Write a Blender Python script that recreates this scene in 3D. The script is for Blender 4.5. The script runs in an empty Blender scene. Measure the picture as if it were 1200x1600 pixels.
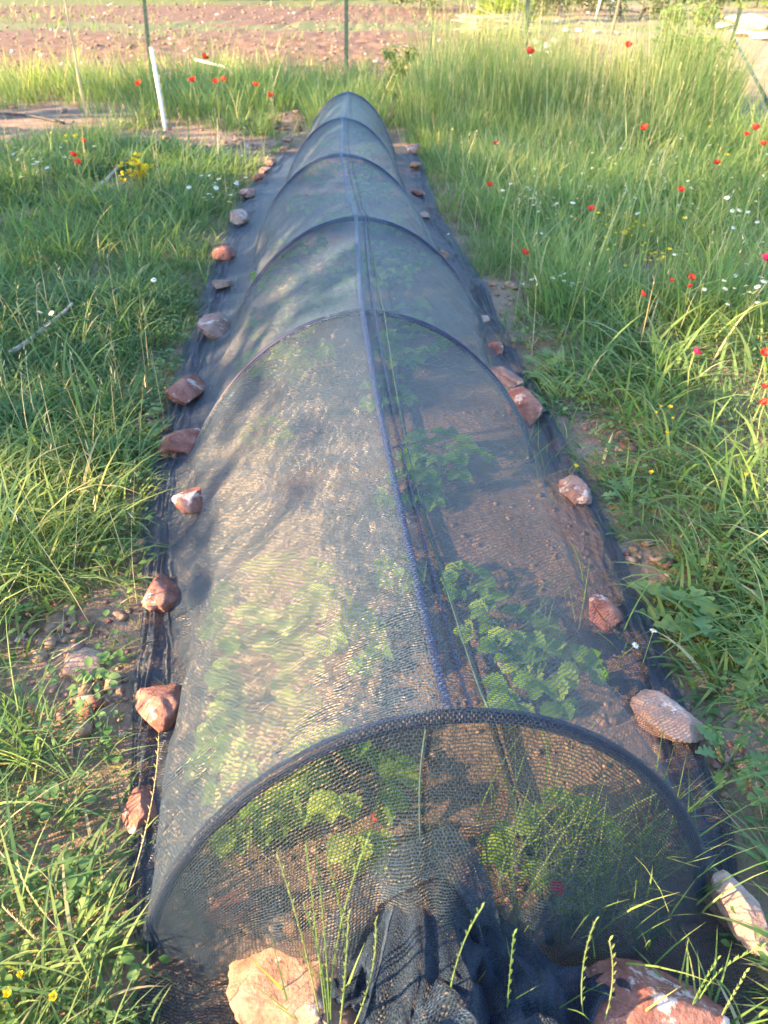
import bpy, bmesh, math, random
import numpy as np
from mathutils import Vector, noise as mnoise

R = math.radians
C = bpy.context.scene.collection
rng = np.random.default_rng(7)
random.seed(7)

# ------------------------------------------------------------------ camera geometry
H, PITCH, F = 1.6, R(35.6), 1200.0
FW = np.array([0, math.cos(PITCH), -math.sin(PITCH)])
UP = np.array([0, math.sin(PITCH), math.cos(PITCH)])
def ray(px, py):
    return FW + np.array([1, 0, 0]) * ((px - 600) / F) - UP * ((py - 800) / F)
def at(px, py, z=0.0):
    """point of height z seen at pixel px,py of the 1200x1600 photograph"""
    d = ray(px, py); t = (z - H) / d[2]
    p = np.array([0, 0, H]) + d * t
    return p
def aty(px, py, y):
    d = ray(px, py); t = y / d[1]
    return np.array([0, 0, H]) + d * t
def depth(p):
    return float(np.dot(np.array(p) - np.array([0, 0, H]), FW))
def mpp(p):                      # metres per photo pixel at p
    return depth(p) / F

# ------------------------------------------------------------------ value noise (numpy)
_tab = rng.random((256, 256))
def vnoise(x, y):
    xi = np.floor(x).astype(int); yi = np.floor(y).astype(int)
    fx = x - xi; fy = y - yi
    fx = fx * fx * (3 - 2 * fx); fy = fy * fy * (3 - 2 * fy)
    a = _tab[xi % 256, yi % 256]; b = _tab[(xi + 1) % 256, yi % 256]
    c = _tab[xi % 256, (yi + 1) % 256]; d = _tab[(xi + 1) % 256, (yi + 1) % 256]
    return (a * (1 - fx) + b * fx) * (1 - fy) + (c * (1 - fx) + d * fx) * fy
def fbm(x, y, o=3):
    s = 0; amp = .5; t = 0
    for i in range(o):
        s = s + amp * vnoise(x * 2 ** i + 17 * i, y * 2 ** i + 31 * i); t += amp; amp *= .5
    return s / t

# ------------------------------------------------------------------ object helpers
def tag(o, label=None, cat=None, group=None, kind=None):
    if label: o['label'] = label
    if cat: o['category'] = cat
    if group: o['group'] = group
    if kind: o['kind'] = kind
    return o
def link(o, parent=None):
    C.objects.link(o)
    if parent: o.parent = parent
    return o
def empty(name, loc=(0, 0, 0), rz=0):
    o = bpy.data.objects.new(name, None); o.empty_display_size = .1
    o.location = loc; o.rotation_euler = (0, 0, rz); C.objects.link(o); return o
def np_mesh(name, V, Fq, mats, uv=None, attrs=None, smooth=True, midx=None):
    """V (n,3); Fq (f,k) index array with constant k"""
    me = bpy.data.meshes.new(name)
    V = np.asarray(V, np.float32); Fq = np.asarray(Fq, np.int32)
    k = Fq.shape[1]
    me.vertices.add(len(V)); me.vertices.foreach_set('co', V.ravel())
    me.loops.add(Fq.size); me.loops.foreach_set('vertex_index', Fq.ravel())
    me.polygons.add(len(Fq)); me.polygons.foreach_set('loop_start', np.arange(0, Fq.size, k, dtype=np.int32))
    if smooth: me.polygons.foreach_set('use_smooth', np.ones(len(Fq), bool))
    if midx is not None: me.polygons.foreach_set('material_index', np.asarray(midx, np.int32))
    for m in (mats if isinstance(mats, list) else [mats]): me.materials.append(m)
    if uv is not None:
        l = me.uv_layers.new(name='UVMap')
        l.data.foreach_set('uv', np.asarray(uv, np.float32)[Fq.ravel()].ravel())
    for n, a in (attrs or {}).items():
        at_ = me.attributes.new(n, 'FLOAT', 'POINT'); at_.data.foreach_set('value', np.asarray(a, np.float32))
    me.update(calc_edges=True); me.validate()
    return me
def mobj(name, me, parent=None, loc=None, rot=None):
    o = bpy.data.objects.new(name, me); link(o, parent)
    if loc is not None: o.location = loc
    if rot is not None: o.rotation_euler = rot
    return o

class MB:
    """python-list mesh builder with per-face material index and per-vertex 'rnd'"""
    def __init__(s): s.v = []; s.f = []; s.m = []; s.r = []
    def add(s, vs, fs, m=0, r=None):
        n = len(s.v); r = random.random() if r is None else r
        s.v += [tuple(map(float, a)) for a in vs]; s.r += [r] * len(vs)
        s.f += [tuple(i + n for i in f) for f in fs]; s.m += [m] * len(fs)
    def tube(s, pts, rad, n=8, m=0, cap=True, r=None):
        pts = [Vector(p) for p in pts]; K = len(pts)
        rad = rad if hasattr(rad, '__len__') else [rad] * K
        vs = []; fs = []; prev = None
        for i, p in enumerate(pts):
            t = (pts[min(i + 1, K - 1)] - pts[max(i - 1, 0)]).normalized()
            if prev is None:
                a = Vector((0, 0, 1)) if abs(t.z) < .9 else Vector((1, 0, 0))
                prev = t.cross(a).normalized()
            x = (prev - t * prev.dot(t)).normalized(); prev = x; y = t.cross(x)
            for j in range(n):
                an = 2 * math.pi * j / n
                vs.append(p + (x * math.cos(an) + y * math.sin(an)) * rad[i])
        for i in range(K - 1):
            for j in range(n):
                fs.append((i * n + j, i * n + (j + 1) % n, (i + 1) * n + (j + 1) % n, (i + 1) * n + j))
        if cap: fs.append(tuple(range(n))[::-1]); fs.append(tuple(range((K - 1) * n, K * n)))
        s.add(vs, fs, m, r)
    def mesh(s, name, mats, smooth=True):
        me = bpy.data.meshes.new(name); me.from_pydata(s.v, [], s.f)
        for m in (mats if isinstance(mats, list) else [mats]): me.materials.append(m)
        me.polygons.foreach_set('material_index', s.m)
        if smooth: me.polygons.foreach_set('use_smooth', [True] * len(s.f))
        a = me.attributes.new('rnd', 'FLOAT', 'POINT'); a.data.foreach_set('value', s.r)
        me.update(); return me
    def build(s, name, mats, parent=None, loc=None, rot=None, smooth=True):
        return mobj(name, s.mesh(name, mats, smooth), parent, loc, rot)

# ------------------------------------------------------------------ materials
def newmat(name):
    m = bpy.data.materials.new(name); m.use_nodes = True
    nt = m.node_tree; nt.nodes.clear()
    out = nt.nodes.new('ShaderNodeOutputMaterial')
    return m, nt, out
class N:
    def __init__(s, nt): s.nt = nt
    def n(s, t, **kw):
        o = s.nt.nodes.new(t)
        for k, v in kw.items():
            if k.startswith('_'): setattr(o, k[1:], v)
            else:
                key = int(k[1:]) if k[0] == 'i' and k[1:].isdigit() else k.replace('__', ' ')
                s.set(o.inputs[key], v)
        return o
    def set(s, sock, v):
        if isinstance(v, bpy.types.NodeSocket): s.nt.links.new(v, sock)
        elif isinstance(v, tuple) and len(v) == 3 and sock.type == 'RGBA': sock.default_value = (*v, 1)
        else: sock.default_value = v
    def math(s, op, a, b=0.0, c=0.0):
        o = s.n('ShaderNodeMath', _operation=op); s.set(o.inputs[0], a); s.set(o.inputs[1], b); s.set(o.inputs[2], c); return o.outputs[0]
    def mix(s, f, a, b, mode='MIX'):
        o = s.n('ShaderNodeMix', _data_type='RGBA', _blend_type=mode)
        s.set(o.inputs[0], f); s.set(o.inputs[6], a); s.set(o.inputs[7], b); return o.outputs[2]
    def noise(s, vec, scale, detail=3, rough=.55):
        o = s.n('ShaderNodeTexNoise'); s.set(o.inputs['Vector'], vec); o.inputs['Scale'].default_value = scale
        o.inputs['Detail'].default_value = detail; o.inputs['Roughness'].default_value = rough; return o.outputs[0]
    def ramp(s, f, stops, interp='LINEAR'):
        o = s.n('ShaderNodeValToRGB'); s.set(o.inputs[0], f); cr = o.color_ramp; cr.interpolation = interp
        while len(cr.elements) < len(stops): cr.elements.new(.5)
        for e, (p, c) in zip(cr.elements, stops): e.position = p; e.color = (*c, 1) if len(c) == 3 else c
        return o.outputs[0]
    def step(s, x, lo, hi):
        o = s.n('ShaderNodeMapRange', _interpolation_type='SMOOTHSTEP'); s.set(o.inputs[0], x)
        o.inputs[1].default_value = lo; o.inputs[2].default_value = hi; return o.outputs[0]
    def attr(s, name):
        return s.n('ShaderNodeAttribute', _attribute_name=name).outputs['Fac']
    def bump(s, h, dist, strength=.6):
        o = s.n('ShaderNodeBump'); s.set(o.inputs['Height'], h); o.inputs['Distance'].default_value = dist; o.inputs['Strength'].default_value = strength; return o.outputs[0]

def leaf_mat(name, stops, trans=.35, rough=.5, drytip=0.0, spec=.35, patch=True):
    m, nt, out = newmat(name); g = N(nt)
    col = g.ramp(g.attr('rnd'), stops)
    geo = g.n('ShaderNodeNewGeometry')
    if patch:
        big = g.noise(geo.outputs['Position'], 1.3, 2)
        col = g.mix(g.math('MULTIPLY', g.step(big, .42, .68), .55), col, g.mix(1.0, col, (1.25, 1.1, .62), 'MULTIPLY'))
    if drytip:
        t = g.step(g.attr('tip'), .72, 1.0)
        col = g.mix(g.math('MULTIPLY', t, drytip), col, (.33, .30, .13))
    p = g.n('ShaderNodeBsdfPrincipled'); g.set(p.inputs['Base Color'], col)
    p.inputs['Roughness'].default_value = rough; p.inputs['Specular IOR Level'].default_value = spec; g.set(p.inputs['Specular Tint'], (1.0, .76, .46))
    tr = g.n('ShaderNodeBsdfTranslucent'); g.set(tr.inputs['Color'], g.mix(1.0, col, (1.5, 1.5, .75), 'MULTIPLY'))
    mx = g.n('ShaderNodeMixShader', i0=trans); g.set(mx.inputs[1], p.outputs[0]); g.set(mx.inputs[2], tr.outputs[0])
    g.set(out.inputs[0], mx.outputs[0]); return m
def plain(name, c1, c2, scale=20, rough=.6, bump=.0, spec=.4, metal=0, stretch=None):
    m, nt, out = newmat(name); g = N(nt)
    tc = g.n('ShaderNodeTexCoord').outputs['Object']
    if stretch:
        mp = g.n('ShaderNodeMapping'); g.set(mp.inputs[0], tc); mp.inputs['Scale'].default_value = stretch; tc = mp.outputs[0]
    nz = g.noise(tc, scale, 4)
    p = g.n('ShaderNodeBsdfPrincipled'); g.set(p.inputs['Base Color'], g.mix(g.step(nz, .35, .65), c1, c2))
    p.inputs['Roughness'].default_value = rough; p.inputs['Specular IOR Level'].default_value = spec; g.set(p.inputs['Specular Tint'], (1.0, .76, .46)); p.inputs['Metallic'].default_value = metal
    if bump: g.set(p.inputs['Normal'], g.bump(nz, bump))
    g.set(out.inputs[0], p.outputs[0]); return m
def rock_mat(name, cols, white=.62):
    m, nt, out = newmat(name); g = N(nt)
    tc = g.n('ShaderNodeTexCoord').outputs['Object']
    rnd = g.n('ShaderNodeObjectInfo').outputs['Random']
    v = g.n('ShaderNodeVectorMath', _operation='ADD'); g.set(v.inputs[0], tc)
    cb = g.n('ShaderNodeCombineXYZ'); g.set(cb.inputs[0], g.math('MULTIPLY', rnd, 37.)); g.set(cb.inputs[1], g.math('MULTIPLY', rnd, 91.)); g.set(v.inputs[1], cb.outputs[0])
    v = v.outputs[0]
    col = g.ramp(g.noise(v, 16, 6, .62), [(.25, cols[0]), (.48, cols[1]), (.72, cols[2])])
    fine = g.noise(v, 110, 4, .6)
    col = g.mix(g.math('MULTIPLY', g.step(fine, .5, .72), .45), col, cols[2])
    col = g.mix(g.math('MULTIPLY', g.step(fine, .48, .28), .4), col, cols[0])
    w = g.math('ADD', g.noise(v, 13, 5, .6), g.math('MULTIPLY', g.math('SUBTRACT', fine, .5), .25))
    w = g.step(w, white - .045, white + .02)
    col = g.mix(g.math('MULTIPLY', w, .62), col, (.62, .52, .45))
    p = g.n('ShaderNodeBsdfPrincipled'); g.set(p.inputs['Base Color'], col); p.inputs['Roughness'].default_value = .85; p.inputs['Specular IOR Level'].default_value = .25
    h = g.math('ADD', g.math('MULTIPLY', g.noise(v, 38, 6, .65), .8), g.math('MULTIPLY', fine, .25))
    g.set(p.inputs['Normal'], g.bump(h, .012, .75)); g.set(out.inputs[0], p.outputs[0]); return m

ROCK = {
 'red':  rock_mat('red_rock',  [(.115, .040, .028), (.225, .085, .058), (.36, .18, .13)], .62),
 'pale': rock_mat('pale_rock', [(.22, .125, .09), (.32, .20, .15), (.41, .29, .225)], .64),
 'sand': rock_mat('sand_rock', [(.13, .068, .044), (.22, .122, .080), (.31, .195, .135)], .66),
 'pink': rock_mat('pink_rock', [(.16, .075, .055), (.26, .14, .105), (.36, .235, .19)], .60),
 'white': rock_mat('white_rock', [(.34, .30, .26), (.46, .42, .37), (.58, .54, .49)], .60),
}
GREEN_L = [(0, (.070, .140, .060)), (.35, (.115, .205, .085)), (.68, (.175, .255, .105)), (.9, (.23, .29, .10)), (1, (.46, .40, .24))]
GREEN_R = [(0, (.075, .140, .055)), (.35, (.13, .220, .080)), (.68, (.20, .28, .105)), (.88, (.28, .325, .12)), (1, (.50, .44, .27))]
TALL = [(0, (.08, .155, .06)), (.4, (.135, .215, .085)), (.72, (.20, .265, .115)), (.88, (.32, .33, .17)), (1, (.5, .45, .28))]
M_gl = leaf_mat('lush_grass', GREEN_L, .42, .6, .35, .2)
M_gr = leaf_mat('meadow_grass', GREEN_R, .42, .6, .4, .2)
M_gt = leaf_mat('tall_grass', TALL, .45, .6, .5, .15)
M_dry = leaf_mat('dry_straw', [(0, (.36, .27, .13)), (.6, (.5, .4, .22)), (1, (.62, .53, .34))], .2, .6, patch=False)
M_stalk = leaf_mat('green_stalk', [(0, (.10, .18, .05)), (.6, (.16, .24, .08)), (1, (.28, .30, .12))], .3, .5, patch=False)
M_weed = leaf_mat('broad_leaf', [(0, (.05, .12, .035)), (.5, (.10, .185, .06)), (1, (.16, .25, .10))], .3, .5)
M_straw = leaf_mat('strawberry_leaf', [(0, (.10, .21, .03)), (.5, (.20, .35, .05)), (1, (.36, .47, .09))], .4, .45, patch=False)
M_treeleaf = leaf_mat('tree_leaf', [(0, (.04, .07, .02)), (.5, (.07, .11, .03)), (1, (.11, .16, .05))], .3, .5)
M_brightleaf = leaf_mat('bright_leaf', [(0, (.11, .17, .02)), (.5, (.20, .27, .03)), (1, (.30, .36, .06))], .35, .5, patch=False)
M_shrubleaf = leaf_mat('shrub_leaf', [(0, (.07, .13, .03)), (.5, (.15, .21, .06)), (.85, (.24, .27, .09)), (1, (.36, .24, .12))], .35, .5, patch=False)
M_feather = leaf_mat('feathery_leaf', [(0, (.11, .18, .06)), (.55, (.18, .26, .09)), (.9, (.27, .31, .13)), (1, (.40, .26, .15))], .45, .6, patch=False)
M_bark = plain('bark', (.10, .075, .055), (.2, .16, .12), 30, .9, .02)
M_twig = plain('dead_wood', (.30, .24, .17), (.46, .39, .30), 25, .85, .004, stretch=(1, 1, .2))
M_bamboo = plain('bamboo', (.46, .33, .16), (.6, .46, .26), 18, .55, 0, stretch=(1, 1, .15))
M_white = plain('white_paint', (.72, .69, .64), (.8, .78, .74), 14, .5)
M_greensteel = plain('green_steel', (.02, .045, .04), (.045, .08, .07), 40, .45, metal=.2)
M_pipe = plain('hoop_pipe', (.009, .016, .045), (.015, .024, .065), 30, .5, spec=.3)
M_hose = plain('black_hose', (.018, .018, .02), (.04, .04, .042), 30, .45)
M_poppy = leaf_mat('poppy_petal', [(0, (.50, .012, .016)), (.5, (.60, .02, .025)), (1, (.66, .05, .03))], .35, .5, patch=False)
M_magenta = leaf_mat('magenta_petal', [(0, (.48, .012, .07)), (1, (.58, .02, .10))], .35, .5, patch=False)
M_dark = plain('poppy_heart', (.012, .01, .012), (.03, .02, .03), 40, .6)
M_wpet = leaf_mat('white_petal', [(0, (.74, .74, .70)), (1, (.82, .82, .80))], .25, .6, patch=False)
M_yel = leaf_mat('yellow_petal', [(0, (.62, .42, .01)), (1, (.74, .56, .03))], .2, .6, patch=False)
M_fruit = plain('red_fruit', (.5, .03, .02), (.6, .06, .03), 60, .4)

# net ---------------------------------------------------------------
def net_mat(name, base, lo, hi, row=.0064, col=.0115, sheen=.2, tl=.06, spec=.38):
    m, nt, out = newmat(name); g = N(nt)
    uvn = g.n('ShaderNodeUVMap', _uv_map='UVMap').outputs[0]
    sp = g.n('ShaderNodeSeparateXYZ'); g.set(sp.inputs[0], uvn)
    wob = g.noise(uvn, 9, 3); wob2 = g.noise(uvn, 60, 2)
    u, v = sp.outputs[0], sp.outputs[1]
    vv = g.math('ADD', g.math('DIVIDE', v, row), g.math('ADD', g.math('MULTIPLY', wob, 5.0), g.math('MULTIPLY', wob2, .9)))
    fl = g.math('FLOOR', vv)
    tri = g.math('ABSOLUTE', g.math('SUBTRACT', g.math('MULTIPLY', g.math('FRACT', vv), 2.0), 1.0))
    rows = g.step(tri, .32, .66)
    uu = g.math('ADD', g.math('DIVIDE', u, col), g.math('ADD', g.math('MULTIPLY', fl, .5), g.math('MULTIPLY', wob2, 1.2)))
    tri2 = g.math('ABSOLUTE', g.math('SUBTRACT', g.math('MULTIPLY', g.math('FRACT', uu), 2.0), 1.0))
    cols = g.step(tri2, .62, .88)
    mask = g.math('MAXIMUM', rows, cols)
    var = g.noise(uvn, 2.2, 3)
    rowv = g.n('ShaderNodeTexWhiteNoise', _noise_dimensions='1D'); g.set(rowv.inputs['W'], fl)
    spk = g.noise(g.n('ShaderNodeVectorMath', _operation='MULTIPLY', i0=uvn, i1=(1.0, 2.2, 1.0)).outputs[0], 70, 2)
    mask = g.math('MULTIPLY', mask, g.math('ADD', g.math('ADD', .52, g.math('MULTIPLY', var, .3)), g.math('ADD', g.math('MULTIPLY', rowv.outputs[0], .22), g.math('MULTIPLY', spk, .42))))
    al = g.math('ADD', lo, g.math('MULTIPLY', mask, hi - lo))
    al = g.math('SUBTRACT', 1.0, g.math('POWER', g.math('SUBTRACT', 1.0, g.math('MINIMUM', al, .99)), g.math('ADD', g.math('ADD', 1.0, g.attr('ply')), g.math('MULTIPLY', g.math('POWER', g.n('ShaderNodeLayerWeight', Blend=.5).outputs['Facing'], 2.0), 1.3))))
    p = g.n('ShaderNodeBsdfPrincipled')
    colr = g.mix(g.step(g.noise(uvn, 150, 2), .35, .7), tuple(c * .75 for c in base), tuple(min(1, c * 1.35) for c in base))
    g.set(p.inputs['Base Color'], colr)
    p.inputs['Roughness'].default_value = .40; p.inputs['Specular IOR Level'].default_value = spec; g.set(p.inputs['Specular Tint'], (1.0, .76, .46))
    p.inputs['Sheen Weight'].default_value = sheen; p.inputs['Sheen Roughness'].default_value = .45; g.set(p.inputs['Sheen Tint'], (.35, .55, 1.0))
    g.set(p.inputs['Normal'], g.bump(g.math('MAXIMUM', tri, tri2), .0031, 1.0))
    trl = g.n('ShaderNodeBsdfTranslucent'); g.set(trl.inputs[0], colr)
    ms = g.n('ShaderNodeMixShader', i0=tl); g.set(ms.inputs[1], p.outputs[0]); g.set(ms.inputs[2], trl.outputs[0])
    tp = g.n('ShaderNodeBsdfTransparent')
    mx = g.n('ShaderNodeMixShader'); g.set(mx.inputs[0], al); g.set(mx.inputs[1], tp.outputs[0]); g.set(mx.inputs[2], ms.outputs[0])
    g.set(out.inputs[0], mx.outputs[0]); return m
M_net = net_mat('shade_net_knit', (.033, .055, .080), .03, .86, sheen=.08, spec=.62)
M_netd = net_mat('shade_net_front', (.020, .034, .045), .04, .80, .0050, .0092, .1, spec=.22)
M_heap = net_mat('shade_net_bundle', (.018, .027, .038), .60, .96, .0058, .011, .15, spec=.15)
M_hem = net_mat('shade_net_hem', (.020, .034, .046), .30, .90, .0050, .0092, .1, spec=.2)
M_seam = net_mat('shade_net_seam', (.012, .022, .065), .6, .95, sheen=.1)
M_thread = plain('seam_thread', (.015, .04, .045), (.025, .065, .065), 60, .6)

# ------------------------------------------------------------------ ground
dL = [.3, .62, .8, 1.05, 1.36, 2.23, 3.27, 4.54, 6.9, 8.7]; xL = [-.3, -.44, -.53, -.585, -.65, -.857, -.987, -1.08, -1.2, -1.06]
dR = [.3, .69, .99, 1.6, 2.35, 3.27, 4.78, 6.3, 8.3, 8.7]; xR = [.6, .69, .79, .79, .77, .69, .585, .43, .36, .34]
def edgeL(d): return np.interp(d, dL, xL)
def edgeR(d): return np.interp(d, dR, xR)
def bare(px, py, w, h):
    p = at(px, py); m = mpp(p); q0 = at(px, py - h / 2); q1 = at(px, py + h / 2)
    return (p[0], (q0[1] + q1[1]) / 2, w * m / 2, abs(q0[1] - q1[1]) / 2)
BARE = [bare(*a) for a in [(40, 196, 270, 74), (330, 222, 210, 26), (300, 214, 190, 32), (190, 295, 90, 26), (785, 458, 85, 62), (1000, 430, 130, 36), (115, 985, 150, 90), (150, 1120, 130, 110), (925, 665, 80, 60), (1160, 1195, 130, 130),
        (1010, 520, 60, 24), (370, 235, 120, 26), (450, 205, 60, 40), (60, 990, 120, 60), (1070, 1110, 70, 60), (240, 660, 60, 40), (760, 300, 60, 22), (960, 700, 90, 40), (1010, 880, 80, 50), (240, 840, 60, 60), (110, 1080, 180, 90)]]
def bareness(x, y):
    b = np.zeros_like(x)
    nz = (fbm(x * 5, y * 5) - .5) * .9
    for (cx, cy, rx, ry) in BARE:
        q = np.sqrt(((x - cx) / rx) ** 2 + ((y - cy) / ry) ** 2) + nz
        b = np.maximum(b, np.clip(1.35 - q, 0, 1))
    return np.clip(b * 1.6, 0, 1)
def gz(x, y):
    x = np.asarray(x, float); y = np.asarray(y, float)
    z = (fbm(x * .7, y * .7) - .5) * .05 + (fbm(x * 4, y * 4) - .5) * .022
    inn = np.clip(np.minimum(x - edgeL(y) + .1, edgeR(y) + .1 - x) / .15, 0, 1) * np.clip((9 - y) / .4, 0, 1)
    z = z * (1 - inn * .75)
    fld = np.clip((y - 12.5) / 2.5, 0, 1)
    z = z + fld * ((fbm(x * 2.3, y * 2.3) - .5) * .16 + .05 * np.sin(y * 5.5 + x * .6 + 2 * fbm(x * .5, y * .5)) * np.clip((24 - y) / 8, 0, 1))
    for (cx, cy, r_, hh) in [(at(785, 462)[0], at(785, 462)[1], .2, .06), (at(455, 190)[0], at(455, 190)[1], .3, .10), (at(150, 1130)[0], at(150, 1130)[1], .12, .04)]:
        z = z + hh * np.exp(-((x - cx) ** 2 + (y - cy) ** 2) / r_ ** 2)
    z = z + np.clip((y - 60) / 200, 0, 1) ** 2 * 14
    return z
def gzs(x, y): return float(gz(np.array([x]), np.array([y]))[0])

def ground_mat():
    m, nt, out = newmat('soil'); g = N(nt)
    pos = g.n('ShaderNodeNewGeometry').outputs['Position']
    sp = g.n('ShaderNodeSeparateXYZ'); g.set(sp.inputs[0], pos)
    n1 = g.noise(pos, 3.5, 6, .6); n2 = g.noise(pos, 45, 5, .6); n3 = g.noise(pos, .35, 3)
    near = g.ramp(n1, [(.3, (.16, .105, .070)), (.5, (.26, .175, .118)), (.7, (.37, .265, .185))])
    far = g.ramp(n1, [(.3, (.112, .065, .043)), (.5, (.165, .100, .068)), (.7, (.235, .152, .106))])
    pale = g.ramp(n1, [(.3, (.24, .175, .115)), (.7, (.33, .25, .17))])
    wob = g.math('MULTIPLY', g.math('SUBTRACT', n3, .5), 7.0)
    fy = g.step(g.math('ADD', sp.outputs[1], wob), 11.5, 15)
    fx = g.step(g.math('ADD', sp.outputs[0], wob), 3.0, 6.0)
    col = g.mix(fy, near, g.mix(fx, far, pale))
    grs = g.ramp(n1, [(.3, (.10, .14, .05)), (.7, (.19, .22, .09))])
    st = g.math('SINE', g.math('ADD', g.math('MULTIPLY', sp.outputs[1], .42), g.math('MULTIPLY', n3, 5)))
    st = g.math('MULTIPLY', g.step(st, .62, .95), g.step(sp.outputs[1], 17, 24))
    col = g.mix(g.math('MULTIPLY', st, .7), col, grs)
    col = g.mix(g.step(g.math('ADD', sp.outputs[1], wob), 42, 48), col, grs)
    col = g.mix(g.math('MULTIPLY', g.step(n2, .58, .75), .5), col, g.mix(1.0, col, (1.7, 1.6, 1.5), 'MULTIPLY'))
    col = g.mix(g.math('MULTIPLY', g.step(n2, .42, .28), .55), col, g.mix(1.0, col, (.5, .48, .46), 'MULTIPLY'))
    p = g.n('ShaderNodeBsdfPrincipled'); g.set(p.inputs['Base Color'], col); p.inputs['Roughness'].default_value = .95; p.inputs['Specular IOR Level'].default_value = .15
    hgt = g.math('ADD', g.noise(pos, 28, 6, .65), g.math('MULTIPLY', n2, .6))
    g.set(p.inputs['Normal'], g.bump(hgt, .03, .8)); g.set(out.inputs[0], p.outputs[0]); return m
M_soil = ground_mat()
xs = np.concatenate([-np.geomspace(260, 7, 30)[:-1], np.linspace(-7, -2, 60)[:-1], np.linspace(-2, 2, 110)[:-1], np.linspace(2, 7, 60)[:-1], np.geomspace(7, 260, 30)])
ys = np.concatenate([-np.geomspace(60, 3, 12)[:-1], np.linspace(-3, 9, 260)[:-1], np.linspace(9, 24, 170)[:-1], np.geomspace(24, 320, 60)])
X, Y = np.meshgrid(xs, ys); Z = gz(X.ravel(), Y.ravel())
nx, ny = len(xs), len(ys)
I = np.arange(nx * ny).reshape(ny, nx)
FQ = np.stack([I[:-1, :-1], I[:-1, 1:], I[1:, 1:], I[1:, :-1]], -1).reshape(-1, 4)
gme = np_mesh('ground', np.stack([X.ravel(), Y.ravel(), Z], 1), FQ, M_soil)
tag(mobj('ground', gme), 'reddish brown soil of the garden plot and the ploughed field behind it', 'ground', kind='structure')

# ------------------------------------------------------------------ rocks
def ico(n):
    b = bmesh.new(); bmesh.ops.create_icosphere(b, subdivisions=n, radius=1)
    V = np.array([v.co[:] for v in b.verts]); T = np.array([[v.index for v in f.verts] for f in b.faces]); b.free(); return V, T
ICO = {k: ico(k) for k in (1, 2, 4, 5)}
def rock_verts(seed, sx, sy, sz, sub=4, cuts=11, rough=.24, lobes=0):
    r = np.random.default_rng(seed); V, T = ICO[sub]; V = V.copy()
    if sub >= 4:
        o = Vector(r.uniform(-50, 50, 3))
        V = V * (1 + rough * np.array([mnoise.fractal(Vector(v) * 1.5 + o, .7, 2.1, 4) for v in V])[:, None])
    for _ in range(lobes):
        n = r.normal(size=3); n[2] *= .3; n /= np.linalg.norm(n)
        V = V * (1 - .45 * (np.clip(V @ n, 0, None) ** 6)[:, None])
    for _ in range(cuts):
        n = r.normal(size=3); n /= np.linalg.norm(n); d = r.uniform(.52, .9)
        V = V - n * np.clip(V @ n - d, 0, None)[:, None] * .97
    if sub >= 4:
        V = V * (1 + .045 * np.array([mnoise.fractal(Vector(v) * 5 + o, .8, 2.1, 5) for v in V])[:, None])
    else:
        V = V * (1 + rough * .6 * r.normal(size=(len(V), 1)))
    V /= np.abs(V).max(0)
    return V * np.array([sx, sy, sz]), T
GL = 'stones weighing down the left edge of the net'; GR = 'stones weighing down the right edge of the net'
def rock(px, py, w, h, tone, label, group=None, seed=None, zr=.42, tilt=0, lobes=0, sub=4, name='stone', cat='stone', base=.0, rot=0., rough=.24, cuts=15):
    """stone whose picture box is centred on px,py, w x h photo pixels"""
    if group == GR and py < 420: px += 5
    if group == GL and 550 < py < 1200: px -= 8
    p = at(px, py, .04); m = mpp(p)
    el = math.atan2(H, math.hypot(p[0], p[1]))            # how steeply we look down on it
    sx = w * m / 2; hh = h * m / 2
    sz = min(sx, hh) * zr * 1.5
    sz = min(sz, .92 * hh / math.cos(el))
    sy = math.sqrt(max(1e-9, hh * hh - (sz * math.cos(el)) ** 2)) / math.sin(el)
    sy = min(max(sy, .45 * sx), 1.9 * sx)
    base = base + ((.016 if py > 520 else .034) if group in (GL, GR) else 0); far_ = 1.15 if py < 480 and group in (GL, GR) else 1.; sx *= far_; hh *= far_
    c = at(px, py, base + sz * .8)
    V, T = rock_verts(seed if seed is not None else int(px * 7 + py * 13), sx, sy, sz, sub, cuts=cuts, lobes=lobes, rough=rough)
    o = mobj(name, np_mesh(name, V, T, ROCK[tone]), None, (c[0], c[1], base + sz * .8), (0, R(tilt), R(rot)))
    return tag(o, label, cat, group)
GL_, GR_ = 'stones weighing down the left edge of the net', 'stones weighing down the right edge of the net'
rock(222, 1266, 60, 74, 'red', 'small red brown stone with a white chip, nearest on the left net edge', GL, rot=20)
rock(252, 1105, 92, 88, 'red', 'long slanted rust red stone with white crust, second from the front at left', GL, tilt=-12, rot=42, seed=5)
rock(262, 932, 68, 80, 'red', 'fist shaped rust red stone on the left net edge beyond the long slanted one', GL, lobes=2, rot=30, seed=21)
rock(306, 780, 74, 48, 'red', 'flat dull red stone set inward from the left net edge by the sunlit patch', GL, seed=31, base=.085)
rock(290, 694, 68, 52, 'red', 'blocky red stone with a white crust on its left half, left net edge', GL, lobes=1, seed=8)
rock(298, 613, 68, 50, 'red', 'ragged dark red stone with a white streak along its front, left net edge', GL, rough=.2, seed=9)
rock(332, 510, 54, 40, 'pink', 'pale pinkish notched stone on the left net edge beside the second hoop', GL, lobes=2, seed=12)
rock(346, 444, 30, 17, 'sand', 'small thin tan stone on the left net edge, just beyond the pale notched one', GL)
rock(350, 396, 32, 30, 'red', 'dark brown cube like stone on the left net edge near the third hoop', GL)
rock(373, 339, 30, 27, 'pale', 'pale cream block of stone on the left net edge beyond the dark brown one', GL)
rock(389, 300, 26, 16, 'pink', 'small flat pink stone on the left net edge beyond the cream block', GL)
rock(403, 276, 18, 12, 'red', 'small reddish stone, lowest of three grouped far along the left edge', GL)
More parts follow.
